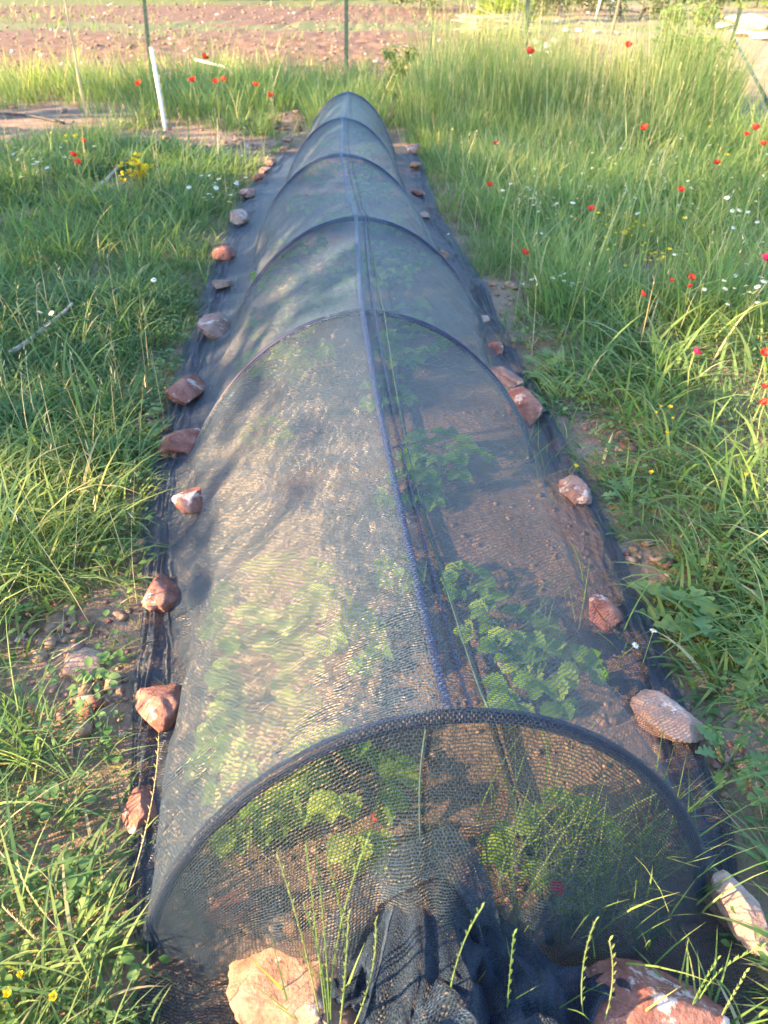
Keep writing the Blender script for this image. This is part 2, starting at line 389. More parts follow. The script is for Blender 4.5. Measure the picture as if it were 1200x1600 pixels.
rock(414, 266, 18, 15, 'pink', 'small pink stone, middle one of three grouped far along the left edge', GL)
rock(424, 253, 18, 13, 'sand', 'small tan stone, topmost of three close together far along the left edge', GL)
rock(445, 231, 16, 13, 'sand', 'small orange tan stone far left of the tunnel, in front of its twin', GL)
rock(449, 219, 16, 12, 'sand', 'small orange tan stone farthest away on the left side of the tunnel', GL)
rock(639, 230, 22, 17, 'pink', 'small pink stone farthest away on the right net edge', GR)
rock(643, 257, 20, 17, 'sand', 'small orange stone, second farthest along the right net edge', GR)
rock(647, 301, 20, 15, 'red', 'small red stone on the right net edge between the fourth and third hoops', GR)
rock(656, 336, 20, 17, 'pale', 'small pale stone on the right net edge beside the top of the third hoop', GR)
rock(668, 378, 14, 10, 'red', 'tiny red stone on the right net edge just behind the round tan one', GR)
rock(687, 398, 22, 22, 'sand', 'rounded tan stone on the right net edge beside the end of the third hoop', GR)
rock(716, 452, 12, 10, 'pink', 'tiny pink stone half sunk in the net folds left of the dirt mound', GR)
rock(754, 500, 22, 22, 'pale', 'pale round stone on the right net edge below the dirt mound', GR)
rock(775, 545, 27, 28, 'red', 'small red stone with a white top on the right net edge', GR)
rock(791, 589, 36, 40, 'pink', 'pointed pinkish red stone touching the big red boulder on the right net edge', GR, rot=40)
rock(818, 634, 58, 80, 'red', 'biggest red brown boulder on the right net edge, egg shaped with smooth faces', GR, zr=.55, sub=5, seed=44, rough=.06)
rock(897, 767, 52, 48, 'pink', 'angular orange red stone alone on the right net edge next to broad grass', GR, seed=3)
rock(943, 955, 56, 56, 'red', 'faceted brown red stone with white specks near the two daisies', GR, seed=16)
rock(1040, 1118, 128, 78, 'pale', 'large pale pinkish slab of stone on the right net edge', GR, rot=-26, sub=5, seed=19, zr=.40, rough=.2, cuts=18)
o = rock(1160, 1428, 74, 195, 'pale', 'tall pale pink wedge of stone at the right front corner of the net', GR, zr=.6, sub=5, seed=23, rough=.08, lobes=1); o.rotation_euler = (R(-6), R(14), R(12))
rock(488, 1560, 275, 190, 'sand', 'big sandy boulder behind the grass stalks at the front of the tunnel', 'boulders holding the front of the net', zr=.55, sub=5, seed=72, rough=.28, cuts=24)
rock(998, 1590, 275, 165, 'red', 'big rounded rust red boulder with pale crust at the bottom right front', 'boulders holding the front of the net', zr=.55, sub=5, seed=79, rough=.2, cuts=26)
GS = 'loose stones in the bare patch left of the net'
rock(126, 1034, 88, 60, 'pale', 'pale pinkish ridged stone in the bare patch left of the net', GS, rot=-20, base=-.01)
rock(70, 1047, 46, 32, 'pink', 'small rounded pink stone beside the pale ridged one in the left grass', GS, base=-.01)
rock(95, 946, 42, 24, 'red', 'red clod of stone in the left grass above the pale ones', GS, base=-.01)
rock(131, 970, 44, 22, 'red', 'flat broken red stone between the red clod and the pale ridged stone', GS, base=-.01)
rock(38, 1000, 34, 22, 'red', 'dull red stone lowest at the left border, partly under grass', GS, base=-.01)
rock(365, 1418, 95, 62, 'red', 'brown stone lying under the net inside the left front of the tunnel', 'stones inside the tunnel mouth', seed=90)
rock(300, 815, 22, 12, 'pale', 'tiny pale pebble on the net just below the flat dull red stone', GL)
rock(635, 160, 16, 26, 'sand', 'upright orange tan stone behind the far right end of the tunnel', None)

# far white stones and rubble
gfar = 'white rubble stones beyond the tall grass'
for i, (px, py, w, h) in enumerate([(838, 66, 22, 12), (855, 72, 26, 14), (868, 64, 18, 12), (845, 78, 22, 11), (862, 82, 16, 9), (826, 76, 14, 9)]):
    rock(px, py, w, h, 'white', 'white rubble stone in the small heap behind the tall grass', gfar, sub=2, base=0)
for i, (px, py, w, h) in enumerate([(885, 47, 14, 8), (903, 47, 16, 8), (930, 49, 16, 9), (962, 51, 14, 8)]):
    rock(px, py, w, h, 'white', 'white stone in the row lying across the far field', 'row of white stones in the far field', sub=2)
for i, (px, py, w, h) in enumerate([(1150, 30, 40, 26), (1176, 34, 46, 32), (1160, 52, 34, 18), (1190, 58, 30, 20), (1130, 40, 26, 16)]):
    rock(px, py, w, h, 'white', 'large white limestone block in the pile at the top right', 'white limestone pile at the top right', sub=4, name='limestone_block', cat='rock')

def pebble_mesh(name, pts, sizes, mats, midx, sub=1):
    Vs, Fs, Ms = [], [], []; n = 0
    for k, (p, s) in enumerate(zip(pts, sizes)):
        V, T = rock_verts(k + 1000, s * rng.uniform(.7, 1.3), s * rng.uniform(.7, 1.3), s * .55, sub, 9, .22)
        a = rng.uniform(0, 6.3); ca, sa = math.cos(a), math.sin(a)
        V = np.stack([V[:, 0] * ca - V[:, 1] * sa, V[:, 0] * sa + V[:, 1] * ca, V[:, 2]], 1) + p
        Vs.append(V); Fs.append(T + n); n += len(V); Ms += [midx[k]] * len(T)
    return np_mesh(name, np.concatenate(Vs), np.concatenate(Fs), mats, midx=Ms, smooth=False)
M_clod = plain('clod', (.20, .125, .085), (.33, .22, .155), 40, .95, .006)
M_fclod = plain('field_clod', (.15, .095, .07), (.24, .165, .125), 12, .95, .01)
pts = []; sz = []; mi = []
while len(pts) < 2600:
    y = .75 + 7.2 * random.random() ** 1.7; x = random.uniform(edgeL(y) + .1, edgeR(y) - .08)
    s = min(.026, .003 + .0036 * random.expovariate(1.0) * (2.2 if random.random() < .06 else 1)); pts.append((x, y, gzs(x, y) + s * .25)); sz.append(s); mi.append(0 if random.random() < .93 else 1)
tag(mobj('soil_crumbs', pebble_mesh('soil_crumbs', pts, sz, [M_clod, ROCK['pale']], mi)), 'loose brown crumbs and pebbles on the soil under the net', 'soil', kind='stuff')
pts = []; sz = []; mi = []
while len(pts) < 700:
    b = random.choice(BARE); x = random.gauss(b[0], b[2] * .6); y = random.gauss(b[1], b[3] * .6)
    if edgeL(y) < x < edgeR(y) and y < 8.7: continue
    s = min(.03, .004 + .007 * random.expovariate(1.0)) * (1 + max(0, y - 3) * .15); pts.append((x, y, gzs(x, y) + s * .25)); sz.append(s); mi.append(random.choice([0, 0, 0, 1, 2]))
tag(mobj('dirt_crumbs', pebble_mesh('dirt_crumbs', pts, sz, [M_clod, ROCK['pink'], ROCK['red']], mi)), 'reddish dirt crumbs and pebbles in the bare patches of the grass', 'soil', kind='stuff')
pts = []; sz = []; mi = []
while len(pts) < 2600:
    y = 13 + 30 * random.random() ** 1.4; x = random.uniform(-.62 * y, .3 * y)
    s = random.uniform(.012, .05) * (1 + y / 50); pts.append((x, y, gzs(x, y) + s * .15)); sz.append(s); mi.append(0 if random.random() < .93 else 1)
tag(mobj('field_clods', pebble_mesh('field_clods', pts, sz, [M_fclod, ROCK['white']], mi)), 'pinkish clods and pale stones scattered over the ploughed field', 'clods', kind='stuff')

# ------------------------------------------------------------------ tunnel
HD = [.80, 2.5, 3.67, 5.1, 6.44, 7.96]
HC = [.10, -.075, -.13, -.265, -.315, -.335]
HW = [.565, .655, .65, .585, .50, .45]
HH = [.63, .637, .637, .637, .637, .62]
YAW = .10; HE = 1.42
def section(d):
    """centre, half width, height, tentness at distance d"""
    c = np.interp(d, HD, HC); w = np.interp(d, HD, HW); h = np.interp(d, HD, HH)
    i = int(np.clip(np.searchsorted(HD, d) - 1, 0, 4)); f = np.clip((d - HD[i]) / (HD[i + 1] - HD[i]), 0, 1)
    k = 4 * f * (1 - f); k = k ** .7 if k > 0 else 0
    sag = [.09, .06, .075, .06, .075][i]
    if d > HD[-1]:
        e = (d - HD[-1]) / .55; h = h * (1 - e ** 1.3 * .97); k = e
        return c, w * (1 - .2 * e), h, .3
    return c, w * (1 - .035 * k), h * (1 - sag * k), .07 + .40 * k
def hoop_pt(i, a, off=0.0):          # a in -1..1
    d = HD[i]; c, w, h = HC[i], HW[i] + off, HH[i] + off
    x = w * math.sin(math.pi / 2 * a); z = h * math.cos(math.pi / 2 * a) ** HE if abs(a) < 1 else 0
    return (c + x, d + YAW * x, z)
hl = ['nearest blue pipe hoop carrying the front of the net', 'second blue pipe hoop from the front under the net', 'third blue pipe hoop from the front under the net',
      'fourth pipe hoop, halfway to the far end of the net', 'fifth pipe hoop, next to last before the far end', 'farthest pipe hoop at the small far end of the tunnel']
for i in range(6):
    b = MB(); pts = [hoop_pt(i, a) for a in np.linspace(-1, 1, 49)]
    pts = [(pts[0][0], pts[0][1], -.12)] + pts + [(pts[-1][0], pts[-1][1], -.12)]
    b.tube(pts, .0125 if i == 0 else .0095, 12)
    tag(b.build('tunnel_hoop', M_pipe), hl[i], 'hoop', 'pipe hoops of the tunnel')

QA = .80; AB = .80; QB = QA * AB
def net_pt(d, q):
    c, w, h, ten = section(d)
    off = .0165
    a = np.clip(q / QA, -1, 1)
    s = math.sin(math.pi / 2 * a); x = (w + off) * s
    z = (h + off) * ((1 - ten) * max(0, math.cos(math.pi / 2 * a)) ** HE + ten * (1 - abs(s)) ** .9)
    X_ = c + x; Y_ = d + YAW * x
    if abs(q) > QB:
        e = (abs(q) - QB) / (1 - QB); s = math.sin(math.pi / 2 * AB) * (1 if q > 0 else -1)
        X_ = c + (w + off) * s; Y_ = d + YAW * (w + off) * s
        z0 = (h + off) * ((1 - ten) * math.cos(math.pi / 2 * AB) ** HE + ten * (1 - abs(s)) ** .9)
        z = z0 * (1 - e) ** 1.9
        xe = edgeL(Y_) if q < 0 else edgeR(Y_)
        xe += .02 * (vnoise(np.array([d * 4.0]), np.array([3.0 if q < 0 else 9.0]))[0] - .5)
        X_ = X_ + (xe - X_) * e
    return X_, Y_, z
ds = np.concatenate([np.linspace(HD[0], 2.6, 90)[:-1], np.linspace(2.6, HD[-1], 190)[:-1], np.linspace(HD[-1], 8.5, 14)])
for hd in HD:   # make sure rows sit exactly on the hoops
    ds[np.argmin(abs(ds - hd))] = hd
qs = np.concatenate([np.linspace(-1, -QB, 40)[:-1], np.linspace(-QB, 0, 40)[:-1], np.linspace(0, QB, 40)[:-1], np.linspace(QB, 1, 40)])
V = np.array([net_pt(d, q) for d in ds for q in qs]).reshape(len(ds), len(qs), 3)
Dg, Qg = np.meshgrid(ds, qs, indexing='ij')
# wrinkles: soft billows on the walls, pleats on the skirts
aq = np.abs(Qg)
wall = np.clip((aq - .12) / .35, 0, 1) * np.clip((1.0 - aq) / .25, 0, 1)
hd_near = np.min(np.abs(Dg[..., None] - np.array(HD)), -1); free = np.clip(hd_near / .22, 0, 1)
side = np.sign(Qg)
bil = (fbm(Dg * 2.2 + side * 40, Qg * 5 + 11) - .5) * .085 * wall * free
pull = (fbm(Dg * 9 + side * 13, Qg * 2.5 + 5) - .5) * .045 * wall * free
V[..., 0] += side * (bil + pull)
V[..., 2] += (bil * .4 + (fbm(Dg * 3 + 70, Qg * 3) - .5) * .02 * free) * np.clip((QA - aq) / .1, 0, 1)
sk = np.clip((aq - .74) / .16, 0, 1)
fold = np.abs(fbm(Dg * 2.6 + side * 31, aq * 34 + Dg * .8 + 3) - .5) * .085 + np.abs(fbm(Dg * 12 + side * 9, aq * 8) - .5) * .05
V[..., 2] += sk * (.008 + fold * (.4 + .6 * np.clip((1.02 - aq) / .12, 0, 1)))
V[..., 2] += np.where(aq > QA * .9, gz(V[..., 0].ravel(), V[..., 1].ravel()).reshape(aq.shape) * sk, 0)
V[..., 2] = np.maximum(V[..., 2], .006)
nr, nc = len(ds), len(qs)
I = np.arange(nr * nc).reshape(nr, nc)
FQ = np.stack([I[:-1, :-1], I[:-1, 1:], I[1:, 1:], I[1:, :-1]], -1).reshape(-1, 4)
UVn = np.stack([Qg.ravel() * 1.2, Dg.ravel()], 1)
PLY = np.clip((aq - .72) / .10, 0, 1).ravel() * 1.5          # the hem is folded double along both edges
net = mobj('shade_net', np_mesh('shade_net', V.reshape(-1, 3), FQ, M_net, uv=UVn, attrs={'ply': PLY}))
tag(net, 'dark blue green knitted shade net stretched over hoops above the strawberry bed', 'shade net')
# ridge seam: two bands and a thread
def strip(name, q0, q1, mat, off, d0=HD[0], d1=HD[-1], n=150):
    vs = []; uv = []
    for d in np.linspace(d0, d1, n):
        for q in np.linspace(q0, q1, 4):
            x, y, z = net_pt(d, q); z += (float(fbm(np.array([d * 3 + 70]), np.array([q * 3]))[0]) - .5) * .02 * np.clip(min(abs(d - h_) for h_ in HD) / .22, 0, 1)
            vs.append((x, y, z + off)); uv.append((q * 1.2, d))
    I_ = np.arange(n * 4).reshape(n, 4)
    f = np.stack([I_[:-1, :-1], I_[:-1, 1:], I_[1:, 1:], I_[1:, :-1]], -1).reshape(-1, 4)
    return mobj(name, np_mesh(name, np.array(vs), f, mat, uv=np.array(uv)), net)
strip('ridge_seam', -.007, .007, M_seam, .004)
strip('side_seam', .030, .035, M_seam, .004)
b = MB(); tp = []
for d in np.linspace(HD[0], HD[-1], 160):
    x, y, z = net_pt(d, .052 + .006 * math.sin(d * 3)); tp.append((x, y, z + .006 + (float(fbm(np.array([d * 3 + 70]), np.array([.15]))[0]) - .5) * .02 * np.clip(min(abs(d - h_) for h_ in HD) / .22, 0, 1)))
b.tube(tp, .0016, 5); b.build('seam_thread', M_thread, net)

# front closing panel, gathered towards the ground
def front_pt(s, u):
    if u < .05:
        th = u / .05 * math.pi / 2
        return np.array(hoop_pt(0, s, .0168 * math.cos(th))) + np.array([0, -.0168 * math.sin(th), 0])
    A = np.array(hoop_pt(0, s, 0)) + np.array([0, -.0168, 0]); u0 = u; u = (u - .05) / .95
    sg = 1 if s >= 0 else -1
    B = np.array([.115 + (.60 if s > 0 else .56) * sg * abs(s) ** 2.3, .60 + .09 * abs(s) ** 2, .03])
    if u <= 1:
        P = A + (B - A) * u
        P[1] += -.035 * math.sin(math.pi * u) * (1 - abs(s)) + .0
        P[2] -= .05 * math.sin(math.pi * u) * abs(s) * (1 - abs(s)) * 2
    else:
        P = B + np.array([(B[0] - .1) * .25 * (u - 1) * 2, -.22 * (u - 1) / .4, -.01])
    fl = (1 - s * s)
    amp = .042 * min(u, 1.1) ** 1.8 * fl
    ph = 17 * s * (1 + .25 * math.sin(3 * s)) + 2.2 * u + 1.4 * math.sin(4 * u + s * 3)
    P[1] -= amp * math.sin(ph) + .5 * amp * math.sin(2.3 * ph + 1)
    P[0] += .7 * amp * math.cos(ph * 1.1 + .6)
    heap = math.exp(-(s / .5) ** 2) * math.exp(-((u - .92) / .2) ** 2)
    P[2] += heap * .03 * math.sin(ph * 1.4)
    n_ = float(fbm(np.array([s * 6 + 20]), np.array([u * 5]))[0]) - .5
    P[1] += n_ * .05 * u * fl; P[2] += n_ * .02 * u
    P[2] = max(P[2], .008)
    return P
def front_surface(name, s0, s1, ufun, mat, dy, ns=170, nu=60):
    vs = []; uv = []
    for u_ in (np.concatenate([np.linspace(0, .036, 8)[:-1], np.linspace(.036, 1, nu - 7)]) if dy == 0 else np.linspace(0, 1, nu)):
        for s in np.linspace(s0, s1, ns):
            lo, hi = ufun(s); u = lo + (hi - lo) * u_
            p = front_pt(s, u); p[1] -= dy; vs.append(p); uv.append((s * .9, -u * .55))
    I_ = np.arange(ns * nu).reshape(nu, ns)
    f = np.stack([I_[:-1, :-1], I_[:-1, 1:], I_[1:, 1:], I_[1:, :-1]], -1).reshape(-1, 4)
    return mobj(name, np_mesh(name, np.array(vs), f, mat, uv=np.array(uv)), net)
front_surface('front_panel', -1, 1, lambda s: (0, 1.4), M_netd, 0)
def hem(s):
    lo = .62 - .34 * math.exp(-(s / (.42 if s < 0 else .16)) ** 2) + .5 * max(0, s - .1)
    lo = min(1.0, max(.12, lo + .22 * max(0, -s - .35))); return (lo, lo + .13 + .12 * abs(s) + .05 * math.sin(7 * s))
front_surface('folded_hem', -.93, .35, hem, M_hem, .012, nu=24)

b = MB(); b.tube([front_pt(-.03 - .05 * u - .03 * math.sin(6 * u), u) + np.array([.004 * math.sin(9 * u), -.004, 0]) for u in np.linspace(.05, .42, 30)], .0015, 5); b.build('seam_thread', M_thread, net)
def heap_pt(s, u, T0, B0, tw, bw, sd):
    """one loose swath of the gathered net, hanging from the panel and spilling on the ground"""
    T = np.array(T0) + np.array([tw * s, 0, -.05 * abs(s)])
    Bt = np.array(B0) + np.array([bw * s + .02 * math.sin(5 * s + sd), .10 * s * s, .0])
    P = T + (Bt - T) * u; P[0] = T[0] + (Bt[0] - T[0]) * u ** .9
    bl = math.sin(math.pi * min(1, u ** 1.6)) * (1 - s * s * .8); P[1] -= .05 * bl; P[2] += .045 * bl
    ph = 8.0 * s + 1.5 * math.sin(2.2 * s + sd) + 2.2 * u * math.sin(2 * s + .5 + sd) + 1.2 * u + sd
    amp = .016 * min(1, .1 + u * 1.1)
    w1 = math.cos(ph) * .7 + .3 * math.cos(2.3 * ph + 1 + 2 * u)
    P[1] -= amp * w1; P[2] += amp * .6 * w1; P[0] += amp * .8 * math.cos(ph * .9 + 2 * u)
    n_ = float(fbm(np.array([s * 3 + 60 + sd * 9]), np.array([u * 5 + 3]))[0]) - .5; n2 = float(fbm(np.array([s * 11 + 60 + sd * 7]), np.array([u * 13 + 3]))[0]) - .5
    P[0] += n_ * .07 * u; P[1] += n_ * .10 * u + n2 * .02 * u; P[2] += n_ * .12 * u + n2 * .02 * u
    for uc, am in ((.55, .022), (.74, .034), (.9, .03)):
        sw = math.exp(-((u - uc + .10 * math.sin(3 * s + sd * 2 + uc * 9)) / .07) ** 2); P[2] += am * sw; P[1] -= am * .7 * sw
    P[2] = max(P[2], .006)
    return P
for T0, B0, tw, bw, sd in (((.05, .722, .42), (.10, .49, .01), .018, .22, .4), ((-.0, .70, .25), (-.05, .53, .01), .025, .14, 2.1), ((.13, .71, .31), (.27, .52, .01), .03, .17, 3.7)):
    vs = []; uv = []; ns, nu = 130, 110
    for u in np.linspace(0, 1, nu):
        for s in np.linspace(-1, 1, ns): vs.append(heap_pt(s, u, T0, B0, tw, bw, sd)); uv.append((s * .4, -u * .6))
    I_ = np.arange(ns * nu).reshape(nu, ns)
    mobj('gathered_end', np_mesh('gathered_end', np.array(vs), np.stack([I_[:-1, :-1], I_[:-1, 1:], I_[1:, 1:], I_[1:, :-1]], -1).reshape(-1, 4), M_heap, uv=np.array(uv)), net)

# drip hose inside, running down the bed
b = MB(); hp = []
for d in np.linspace(.74, 8.0, 60):
    c = np.interp(d, HD, HC); hp.append((c + .20 + .03 * math.sin(d * 1.7), d, .022 + .004 * math.sin(d * 5)))
b.tube(hp, .009, 8)
tag(b.build('drip_hose', M_hose), 'black drip hose running along the soil inside the net tunnel', 'hose')

# ------------------------------------------------------------------ strawberry plants
def leaflet(L, W, fold=.5, teeth=True, n=8, droop=.3, lobes=None):
    """leaf along +y from origin, returns verts, faces"""
    vs = []; fs = []
    for i in range(n + 1):
        t = i / n
        w = W * math.sin(math.pi * min(1, t * .93 + .05)) ** .75 if i < n else 0
        if teeth and i < n: w *= 1.13 if i % 2 else .86
        if lobes: w *= .28 + .85 * abs(math.sin(t * math.pi * lobes)) ** .8
        y = L * t; z = -droop * L * t * t
        vs += [(-w * math.cos(fold), y + (w * .25 if teeth else 0), z + w * math.sin(fold)), (0, y, z), (w * math.cos(fold), y + (w * .25 if teeth else 0), z + w * math.sin(fold))]
    for i in range(n):
        a = i * 3
        fs += [(a, a + 1, a + 4, a + 3), (a + 1, a + 2, a + 5, a + 4)]
    return vs, fs
def xf(vs, loc, az, pit, roll=0., s=1.):
    """pitch: angle of the leaf axis above horizontal; az: heading"""
    ca, sa, cp, sp_, cr, sr = math.cos(az), math.sin(az), math.cos(pit), math.sin(pit), math.cos(roll), math.sin(roll)
    out = []
    for (x, y, z) in vs:
        x, z = x * cr + z * sr, -x * sr + z * cr
        y, z = y * cp - z * sp_, y * sp_ + z * cp
        x, y = x * sa + y * ca, -x * ca + y * sa
        out.append((x * s + loc[0], y * s + loc[1], z * s + loc[2]))
    return out
def strawberry(n, size, seed):
    random.seed(seed); lb = MB(); sb = MB()
    for i in range(n):
        az = i * 2.4 + random.uniform(-.4, .4); rad = size * random.uniform(.25, 1.0); hz = size * random.uniform(.45, 1.0) * (1.15 - .5 * rad / size)
        tip = (rad * math.cos(az), rad * math.sin(az), hz)
        sb.tube([(0, 0, -.01), (tip[0] * .35, tip[1] * .35, hz * .6), tip], [.0022, .0018, .0014], 5, cap=False)
        r0 = min(1, max(0, random.gauss(.5, .25)))
        for da in (-1.05, 0, 1.05):
            v, f = leaflet(random.uniform(.050, .074), random.uniform(.022, .031), random.uniform(.25, .5), True, 10, .3)
            lb.add(xf(v, tip, az + da + random.uniform(-.1, .1), random.uniform(-.15, .35), random.uniform(-.25, .25)), f, 0, min(1, max(0, r0 + random.uniform(-.12, .12))))
    return lb.mesh('foliage', M_straw), sb.mesh('stems', M_stalk)
protos = [strawberry(13, .14, 1), strawberry(11, .12, 2), strawberry(8, .09, 3), strawberry(17, .16, 4)]
def plant(px, py, k, s, label, fruit=False):
    p = at(px, py, .09); c_, w_ = section(min(7.9, max(.81, p[1])))[:2]; lim = w_ - .10 - .11 * s; p[0] = min(max(p[0], c_ - lim), c_ + lim); z = gzs(p[0], p[1])
    r = empty('strawberry_plant', (p[0], p[1], z), random.uniform(0, 6.28)); r.scale = (s, s, s)
    tag(r, label, 'strawberry', 'strawberry plants under the net')
    mobj('foliage', protos[k][0], r); mobj('stems', protos[k][1], r)
    if fruit:
        v, t = rock_verts(int(px), .011, .011, .014, 2, 0, .02)
        mobj('fruit', np_mesh('fruit', v, t, M_fruit), r, (.06, -.05, .03))
far_l = 'pale green strawberry plant dim under the far part of the net'
for a in [
 (440, 955, 3, 1.15, 'broad sunlit strawberry clump left of the seam, upper of the two yellow green ones'),
 (520, 985, 0, 1.05, 'yellow green strawberry clump touching the seam in the sunlit patch'),
 (400, 1060, 0, 1.0, 'sunlit strawberry clump lowest in the bright patch left of the seam'),
 (690, 715, 3, 1.0, 'bright green strawberry plant with upright leaves right of the seam, below the second hoop'),
 (640, 745, 1, .9, 'strawberry plant hugging the seam left of the bright upright one'),
 (735, 890, 2, .75, 'small lone strawberry seedling on bare soil right of the seam'),
 (800, 975, 1, .95, 'large leaved strawberry plant right of the seam, upper of the front pair'),
 (875, 1045, 0, 1.0, 'large leaved strawberry plant near the net wall, lower of the front pair'),
 (410, 1175, 0, 1.05, 'dark green strawberry plant just left of the nearest hoop'),
 (345, 1215, 1, 1.0, 'strawberry plant low at the left wall before the nearest hoop'),
 (540, 1225, 1, 1.1, 'strawberry plant seen through the front panel under the seam'),
 (870, 1300, 1, .9, 'strawberry plant seen through the right of the front panel'),
 (620, 875, 2, .7, 'tiny strawberry plant beside the seam thread'),
 (415, 665, 2, 1.0, 'strawberry plant left of the seam above the sunlit patch'),
 (435, 570, 3, 1.0, 'leafy strawberry plant under the left shoulder of the second hoop'),
 (640, 545, 3, 1.1, 'dense strawberry clump under the right shoulder of the second hoop'),
 (600, 600, 1, .9, 'strawberry plant right of the seam just before the second hoop')]:
    plant(*a, fruit=a[0] in (540, 410, 870))
for (px, py, k) in [(430, 440, 3), (610, 430, 3), (590, 390, 0), (640, 480, 1), (480, 380, 0), (470, 480, 0), (540, 300, 1), (600, 300, 3), (470, 320, 3), (580, 270, 0), (500, 270, 1), (590, 235, 3), (500, 225, 0), (570, 205, 0), (520, 200, 1), (400, 500, 1), (520, 445, 0), (540, 400, 1), (440, 380, 1), (640, 400, 0), (530, 340, 0), (610, 345, 1), (470, 540, 1), (550, 250, 1), (480, 260, 0)]:
    plant(px, py, k, 1.05, far_l)

# ------------------------------------------------------------------ grass
def blade_arrays(P, L, W, az, lean, curl, rnd, seg=5, tw=None):
    n = len(P); t = np.linspace(0, 1, seg + 1)
    ang = lean[:, None] + curl[:, None] * (t[None, :] ** 1.3)
    step = (L / seg)[:, None]
    hx = np.concatenate([np.zeros((n, 1)), np.cumsum(np.sin((ang[:, 1:] + ang[:, :-1]) / 2) * step, 1)], 1)
    hz = np.concatenate([np.zeros((n, 1)), np.cumsum(np.cos((ang[:, 1:] + ang[:, :-1]) / 2) * step, 1)], 1)
    ca, sa = np.cos(az)[:, None], np.sin(az)[:, None]
    cx = P[:, 0:1] + hx * ca; cy = P[:, 1:2] + hx * sa; cz = P[:, 2:3] + hz
    cz = np.maximum(cz, P[:, 2:3] + .004)
    wprof = np.clip((1 - t ** 2.2), .03, 1) * np.clip(.55 + t * 2.2, 0, 1)
    wv = W[:, None] * .5 * wprof[None, :]
    tw = rng.uniform(-.7, .7, n) if tw is None else tw
    saz = az + math.pi / 2 + tw
    sx, sy = np.cos(saz)[:, None] * wv, np.sin(saz)[:, None] * wv
    Vv = np.empty((n, seg + 1, 2, 3))
    Vv[..., 0, 0] = cx - sx; Vv[..., 0, 1] = cy - sy; Vv[..., 0, 2] = cz
    Vv[..., 1, 0] = cx + sx; Vv[..., 1, 1] = cy + sy; Vv[..., 1, 2] = cz
    base = (np.arange(n) * (seg + 1) * 2)[:, None]; k = np.arange(seg)[None, :] * 2
    Fv = np.stack([base + k, base + k + 1, base + k + 3, base + k + 2], -1).reshape(-1, 4)
    rn = np.repeat(rnd, (seg + 1) * 2); tp = np.tile(np.repeat(t, 2), n)
    return Vv.reshape(-1, 3), Fv, rn, tp
class Grass:
    def __init__(s): s.V = []; s.F = []; s.r = []; s.t = []; s.n = 0
    def add(s, *a, **k):
        V, F_, r, t = blade_arrays(*a, **k); s.V.append(V); s.F.append(F_ + s.n); s.r.append(r); s.t.append(t); s.n += len(V)
    def build(s, name, mat, label, cat='grass'):
        me = np_mesh(name, np.concatenate(s.V), np.concatenate(s.F), mat, attrs={'rnd': np.concatenate(s.r), 'tip': np.concatenate(s.t)})
        return tag(mobj(name, me), label, cat, kind='stuff')
def visible(x, y, m=1.0):
    dep = y * math.cos(PITCH) + H * math.sin(PITCH)
    return np.abs(x) < .52 * dep + m
def in_tunnel(x, y, margin=0.0):
    return (x > edgeL(y) + margin) & (x < edgeR(y) - margin) & (y < 8.75) & (y > .55)
def scatter(n, x0, x1, y0, y1, keep, ypow=1.0, per=9, spread=.045):
    """tussock centres then blades around them"""
    m = n // per
    cx = rng.uniform(x0, x1, m * 2); cy = y0 + (y1 - y0) * rng.random(m * 2) ** ypow
    k = keep(cx, cy) > rng.random(m * 2); cx, cy = cx[k], cy[k]
    q = rng.poisson(per, len(cx)); cid = np.repeat(np.arange(len(cx)), q)
    sp_ = spread * (1 + cy[cid] * .06)
    x = cx[cid] + rng.normal(0, 1, len(cid)) * sp_; y = cy[cid] + rng.normal(0, 1, len(cid)) * sp_
    ok = visible(x, y) & ~in_tunnel(x, y, .015) & (y > -.4)
    return x[ok], y[ok], cid[ok], rng.random(len(cx))[cid[ok]], (x - cx[cid])[ok], (y - cy[cid])[ok]
def lay(g, n, x0, x1, y0, y1, keep, Lr, Wr, lean=(.1, .5), curl=(.4, 1.5), ypow=1., per=9, spread=.045, bias=(0, 0), rshift=0., wd=.10, Lnoise=.6):
    x, y, cid, cr, ox, oy = scatter(n, x0, x1, y0, y1, keep, ypow, per, spread)
    m = len(x); b = bareness(x, y)
    Ls = rng.uniform(*Lr, m) * (.6 + .8 * cr) * (1 - Lnoise * .5 + Lnoise * fbm(x * 1.4 + 5, y * 1.4)) * (1 - .6 * b)
    # stay short next to the net
    dist = np.minimum(np.abs(x - edgeL(y)), np.abs(x - edgeR(y))); near = (y < 9)
    Ls = np.where(near, Ls * np.clip(.35 + dist * 2.2, .35, 1), Ls)
    Ws = rng.uniform(*Wr, m) * (1 + y * wd)
    az = np.arctan2(oy + bias[1] * .05 + rng.normal(0, .02, m), ox + bias[0] * .05 + rng.normal(0, .02, m)) + rng.normal(0, .35, m)
    P = np.stack([x, y, gz(x, y) - .005], 1)
    rnd = np.clip(.25 * cr + .6 * rng.random(m) ** 1.3 + rshift + .8 * (fbm(x * .9 + 3, y * .9) - .5), 0, 1)
    rnd = np.where(rng.random(m) < .035, 1.0, np.minimum(rnd, .93))
    g.add(P, Ls, Ws, az, rng.uniform(*lean, m), rng.uniform(*curl, m), rnd)
K = lambda f=1.0, sc=1.6, lo=.25, hi=.55: (lambda x, y: f * (1 - bareness(x, y)) ** 1.4 * np.clip((fbm(x * sc + 9, y * sc + 2) - lo) / (hi - lo), .15, 1))
left = lambda k: (lambda x, y: k(x, y) * (x < edgeL(y) + .02))
right = lambda k: (lambda x, y: k(x, y) * (x > edgeR(y) - .02))
